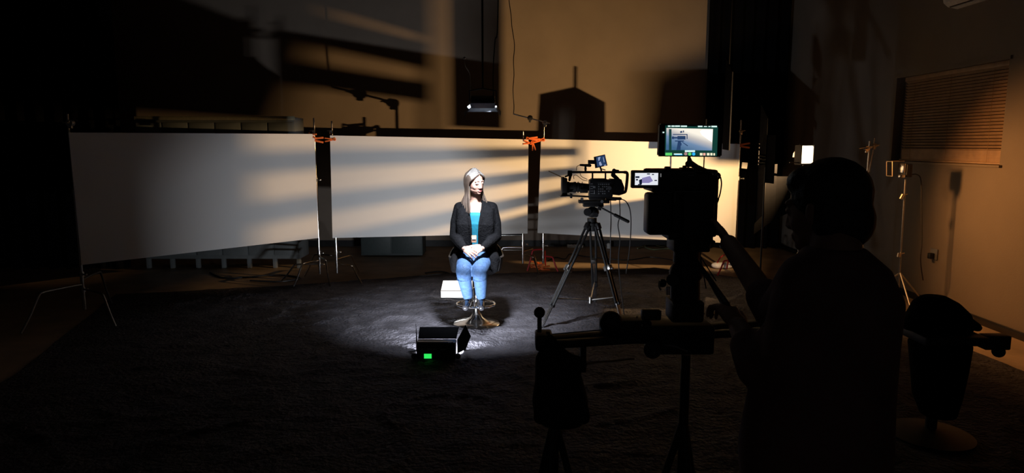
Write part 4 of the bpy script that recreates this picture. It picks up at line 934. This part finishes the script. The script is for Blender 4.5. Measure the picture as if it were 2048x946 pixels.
# slider with head, on stands
sl = thing('camera_slider', 'long black camera slider with a fluid head carrying the near rig', 'slider', N(1370, 700))
m = MB().cyl(N(1374, 500, .05), N(1372, 525, .05), 0.042, n=24).sph(N(1372, 545, .05), (0.055, 0.05, 0.045), n=20).cyl(N(1370, 555, .05), N(1370, 600, .05), 0.048, n=24); nb(m, 1336, 1402, 596, 640, 0.10, 0.0, 0.01); nb(m, 1338, 1400, 600, 606, 0.11, -0.01, 0.002)
m.cyl(N(1345, 560, -.02), N(1345, 560, .02), 0.02); m.sph(N(1325, 566, 0), 0.014, n=12); m.build('fluid_head', M_BLACKM, sl)
m = MB().tube([N(1320, 560, -.02), N(1318, 572, -.02), N(1322, 580, -.02)], 0.003, n=6).cyl(N(1334, 573, -.02), N(1334, 590, -.02), 0.0028).cyl(N(1338, 573, -.02), N(1338, 590, -.02), 0.0028).build('bright_levers', M_STEEL, sl)
MB().limb([N(1390, 520, .0), N(1420, 560, -.1), N(1452, 610, -.25)], [0.009, 0.008, 0.012], n=12).build('pan_handle', M_BLACKM, sl)
m = MB(); nb(m, 1200, 1300, 634, 682, 0.10, 0.0, 0.01); nb(m, 1290, 1420, 640, 700, 0.14, 0.0, 0.01); m.sph(N(1222, 645, -.01), 0.038, n=20); m.cyl(N(1305, 700, -.04), N(1305, 700, .05), 0.028, n=20); m.build('carriage', M_BLACKM, sl)
m = MB(); nb(m, 1282, 1322, 618, 640, 0.03, 0.0, 0.006)
m.build('carriage_lever', M_BODY, sl)
MB().sph(N(1274, 634, -.02), 0.0035, n=8).sph(N(1284, 651, -.02), 0.0035, n=8).sph(N(1243, 680, -.02), 0.004, n=8).sph(N(1309, 706, -.045), 0.003, n=8).build('bolts', M_STEEL, sl)
def rail(name, p, q_, hw, hh, mm):
    m = MB(); d_ = (q_ - p); c_ = (p + q_) / 2
    m.box(c_, (hw * 2, hh * 2, d_.length), rot=rot_to(d_), bev=0.002); return m.build(name, mm, sl)
rail('rail', N(1085, 684, -.02), N(1560, 646, .25), 0.02, 0.017, M_BLACKM)
rail('rail', N(1085, 690, -.10), N(1560, 660, .14), 0.012, 0.012, M_BLACKM)
rail('rail_edge', N(1096, 669, -.005), N(1236, 657, .07), 0.002, 0.002, M_STEEL)
rail('rail_edge', N(1450, 636, .2), N(1500, 633, .22), 0.0015, 0.0015, M_CHROME)
m = MB(); nb(m, 1070, 1105, 664, 696, 0.09, -0.10, 0.008); nb(m, 1092, 1100, 663, 668, 0.02, -0.1, 0.002); m.build('end_block', M_BLACKM, sl)
m = MB().cyl(N(1079, 664, -.06), N(1079, 636, -.06), 0.007).sph(N(1079, 625, -.06), 0.018, n=16); m.build('tension_knob', M_BLACKM, sl)
m = MB(); nb(m, 1160, 1172, 682, 745, 0.03, -.05, 0.003); m.build('outrigger', M_BLACKM, sl)
rail('lower_bar', N(1168, 727, -.08), N(1268, 718, -.02), 0.0022, 0.003, M_TAN)
MB().tube([N(1330, 690, -.05), N(1350, 693, -.05), N(1375, 703, -.06)], 0.003, n=6).build('release_cable', M_GREY, sl)
# support stands
def support(u, v, dy, label, spread, H_off=0):
    t_ = N(u, v, dy); s = thing('slider_support_stand', label, 'stand', (t_.x, t_.y, 0), 'stands under the slider')
    MB().cyl((t_.x, t_.y, 0.30), t_, 0.016).build('column', M_BLACKM, s)
    for ang in spread:
        dx, dy_ = math.cos(math.radians(ang)), math.sin(math.radians(ang))
        MB().cyl((t_.x, t_.y, 0.72), (t_.x + dx * 0.19, t_.y + dy_ * 0.19, 0.03), 0.013).build('leg', M_BLACKM, s)
    return s
support(1110, 702, .07, 'black tripod stand under the left end of the slider', (20, 130, 250))
support(1372, 708, .06, 'black tripod stand under the middle of the slider', (40, 160, 280))
# black bag hung under the left end
q = N(1105, 720, -.02); bg = thing('hanging_bag', 'black cloth bag hanging under the left end of the slider', 'bag', q)
m = MB().loft([(N(1105, 695, -.12), 0.035, 0.03), (N(1110, 715, -.12), 0.062, 0.045), (N(1118, 760, -.12), 0.075, 0.06), (N(1120, 800, -.12), 0.088, 0.065), (N(1122, 835, -.12), 0.085, 0.06), (N(1124, 850, -.12), 0.06, 0.04)])
m.limb([N(1100, 716, -.13), N(1160, 728, -.13)], [0.03, 0.024], n=14)
for k in range(5): m.limb([N(1085 + 16 * k, 745, -.14), N(1080 + 22 * k, 835, -.15)], [0.016, 0.022], n=10)
m.build('sack', mat('black bag cloth', (0.008, 0.008, 0.009), 0.9), bg, voxel=0.008, smooth=4)
MB().tube([N(1092, 700, -.12), N(1096, 680, -.13), N(1100, 672, -.09), N(1112, 684, -.12), N(1116, 700, -.12)], 0.006, n=6).build('strap', M_CURT, bg)
q = P(1153, 731, 2.04); tag(MB().cyl(q, q + V((0, 0.02, 0)), 0.006).build('latch', M_STEEL, loc=q), 'tiny steel latch by the hanging bag', 'latch') if 0 else None

# ------------------------------------------------------------------ camera operator
op = thing('camera_operator', 'camera operator in dark clothes standing at right with a hand on the camera rig', 'person', (0.80, 1.62, 0))
oh = P(1648, 417, 1.70)
Mo = Matrix.Translation(oh) @ Matrix.Rotation(math.radians(38), 4, 'Z') @ Matrix.Rotation(math.radians(-8), 4, 'X')
m = MB(); prims_head(m, Mo, 1.02)
nk = P(1672, 496, 1.64)
m.limb([oh + V((0.02, -0.015, -0.05)), nk, nk + V((0, 0, -0.05))], [0.055, 0.06, 0.075])
oc = V((nk.x, 1.62, 0))
oS = P(1612, 560, 1.62); oE = P(1556, 632, 1.78); oW = P(1458, 487, 2.02)
m.loft([(V((oc.x - .02, 1.62, 0.80)), 0.16, 0.11), (V((oc.x - .02, 1.62, 0.95)), 0.155, 0.11), (V((oc.x - .01, 1.62, 1.10)), 0.14, 0.11), (V((oc.x - .01, 1.62, 1.25)), 0.15, 0.11), (V((oc.x, 1.63, 1.36)), 0.11, 0.075)])
m.limb([nk + V((0, 0, -.07)), oS, oE, oW], [0.06, 0.052, 0.042, 0.027])
hand(m, oW, V(N(1428, 440, .02)) - oW, (0.8, -0.35, 0.45), 1, 1.02, 0.35, thumb=-1)
oS2 = V((oc.x + 0.05, 1.74, 1.30)); oE2 = P(1520, 735, 1.66); oW2 = P(1478, 655, 1.80)
m.limb([nk + V((0, 0.03, -.07)), oS2, oE2, oW2], [0.06, 0.052, 0.042, 0.028])
hand(m, oW2, V(P(1449, 612, 1.87)) - oW2, (0.3, -0.5, 0.8), -1, 1.0, 0.9, thumb=1)
for sx, yy in ((-0.08, 1.58), (0.06, 1.68)):
    m.limb([V((oc.x + sx, yy, 0.86)), V((oc.x + sx, yy + .02, 0.48)), V((oc.x + sx, yy - .02, 0.10))], [0.085, 0.06, 0.042])
    m.limb([V((oc.x + sx, yy - .02, 0.05)), V((oc.x + sx - 0.10, yy + .09, 0.035))], [0.04, 0.03])
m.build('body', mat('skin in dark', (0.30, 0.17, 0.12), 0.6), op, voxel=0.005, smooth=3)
M_SHIRT = mat('dark maroon cotton', (0.16, 0.085, 0.085), 0.9, nscale=10, namt=0.2, bump=0.2, bscale=40)
m = MB()
m.loft([(V((oc.x - .035, 1.60, 0.80)), 0.185, 0.13), (V((oc.x - .04, 1.60, 0.90)), 0.19, 0.13), (V((oc.x - .03, 1.61, 1.02)), 0.18, 0.125), (V((oc.x - .01, 1.62, 1.15)), 0.165, 0.12), (V((oc.x + .0, 1.62, 1.27)), 0.16, 0.115), (V((oc.x, 1.63, 1.345)), 0.13, 0.09), (V((oc.x - .005, 1.635, 1.40)), 0.07, 0.065)])
m.limb([nk + V((0, 0, -.07)), oS, oE, oE + (oW - oE) * 0.25], [0.065, 0.068, 0.058, 0.052], n=22)
m.limb([nk + V((0, 0.03, -.07)), oS2, oE2, oE2 + (oW2 - oE2) * .5], [0.065, 0.068, 0.06, 0.05], n=22)
m.build('shirt', M_SHIRT, op, voxel=0.007, smooth=4)
m = MB()
m.loft([(V((oc.x - .02, 1.62, 0.80)), 0.16, 0.12), (V((oc.x - .02, 1.62, 0.90)), 0.165, 0.12)])
for sx, yy in ((-0.08, 1.58), (0.06, 1.68)): m.limb([V((oc.x + sx, yy, 0.86)), V((oc.x + sx, yy + .02, 0.48)), V((oc.x + sx, yy - .02, 0.14))], [0.10, 0.078, 0.07])
m.build('trousers', mat('black trousers', (0.012, 0.012, 0.015), 0.85), op, voxel=0.008, smooth=3)
for sx, yy in ((-0.08, 1.58), (0.06, 1.68)):
    MB().limb([V((oc.x + sx, yy - .02, 0.06)), V((oc.x + sx - 0.10, yy + .09, 0.052)), V((oc.x + sx - 0.12, yy + .11, 0.05))], [0.05, 0.046, 0.044]).build('shoe', M_DARK, op, voxel=0.006, smooth=3)
m = MB(); Ro = Mo.to_3x3().normalized()
def op_(x, y, z): return Mo @ (V((x, y, z)) * 1.02)
m.sph(op_(0, -0.022, 0.036), (0.083, 0.100, 0.092), rot=Ro); m.sph(op_(0, -0.055, -0.03), (0.072, 0.065, 0.075), rot=Ro); m.sph(op_(0, 0.03, 0.07), (0.070, 0.055, 0.045), rot=Ro)
for e in (-1, 1): m.sph(op_(e * 0.06, -0.035, -0.02), (0.026, 0.04, 0.06), rot=Ro)
m.build('hair', mat('black hair', (0.01, 0.009, 0.009), 0.5, bump=0.5, bscale=50), op, voxel=0.006, smooth=3)

# ------------------------------------------------------------------ draped high stool at right
ty = 3.6
ts = thing('high_stool', 'black high stool with hanging coat and side clamp at far right', 'stool', (P(1880, 800, ty).x, ty, 0))
q = P(1878, 668, ty); MB().box(q, (0.34, 0.32, 0.05), bev=0.012).build('seat', M_BLACKM, ts)
MB().box(P(1878, 664, ty) + V((0, -0.162, 0)), (0.30, 0.006, 0.006)).build('seat_piping', M_DARK, ts)
MB().cyl((q.x, ty, 0.05), (q.x, ty, q.z), 0.03, n=20).build('pedestal', M_BLACKM, ts)
MB().lathe([(0, 0.022), (0.22, 0.022), (0.22, 0.035), (0.05, 0.07), (0, 0.07)], (q.x, ty, 0)).build('base', M_BLACKM, ts)
jk = thing('draped_jacket', 'black jacket heaped over the high stool at far right', 'jacket', q + V((0, 0, 0.03)))
m = MB()
sec = [(q + V((-.02, 0, 0.03)), 0.185, 0.15), (q + V((-.02, 0, 0.06)), 0.19, 0.15), (P(1878, 625, ty), 0.16, 0.13), (P(1872, 605, ty), 0.12, 0.10), (P(1868, 591, ty), 0.06, 0.05)]
m.loft(sec); m.limb([P(1905, 630, ty), P(1955, 655, ty)], [0.05, 0.025], n=14)
m.loft([(P(1880, 690, ty), 0.155, 0.15), (P(1878, 730, ty), 0.135, 0.13), (P(1876, 790, ty), 0.12, 0.11), (P(1880, 840, ty), 0.09, 0.09)]) if 0 else None
m.build('cloth', M_CURT, jk, voxel=0.010, smooth=4)
m = MB().loft([(P(1880, 680, ty) + V((0, 0, -.01)), 0.16, 0.15), (P(1878, 730, ty), 0.145, 0.14), (P(1874, 790, ty), 0.125, 0.12), (P(1876, 830, ty), 0.09, 0.09)])
m.build('hanging_coat', M_CURT, ts, voxel=0.010, smooth=3)  # coat hanging below the seat, built as part of the stool
m = MB(); bpx(m, 1962, 2015, 668, 698, ty, 0.07, 0.008); bpx(m, 1935, 1966, 672, 690, ty, 0.05, 0.006); br = m.build('side_clamp', M_BLACKM, ts)
MB().cyl(P(1997, 703, ty - .03), P(1997, 703, ty + .03), 0.033, n=24).build('knob', M_BLACKM, br)
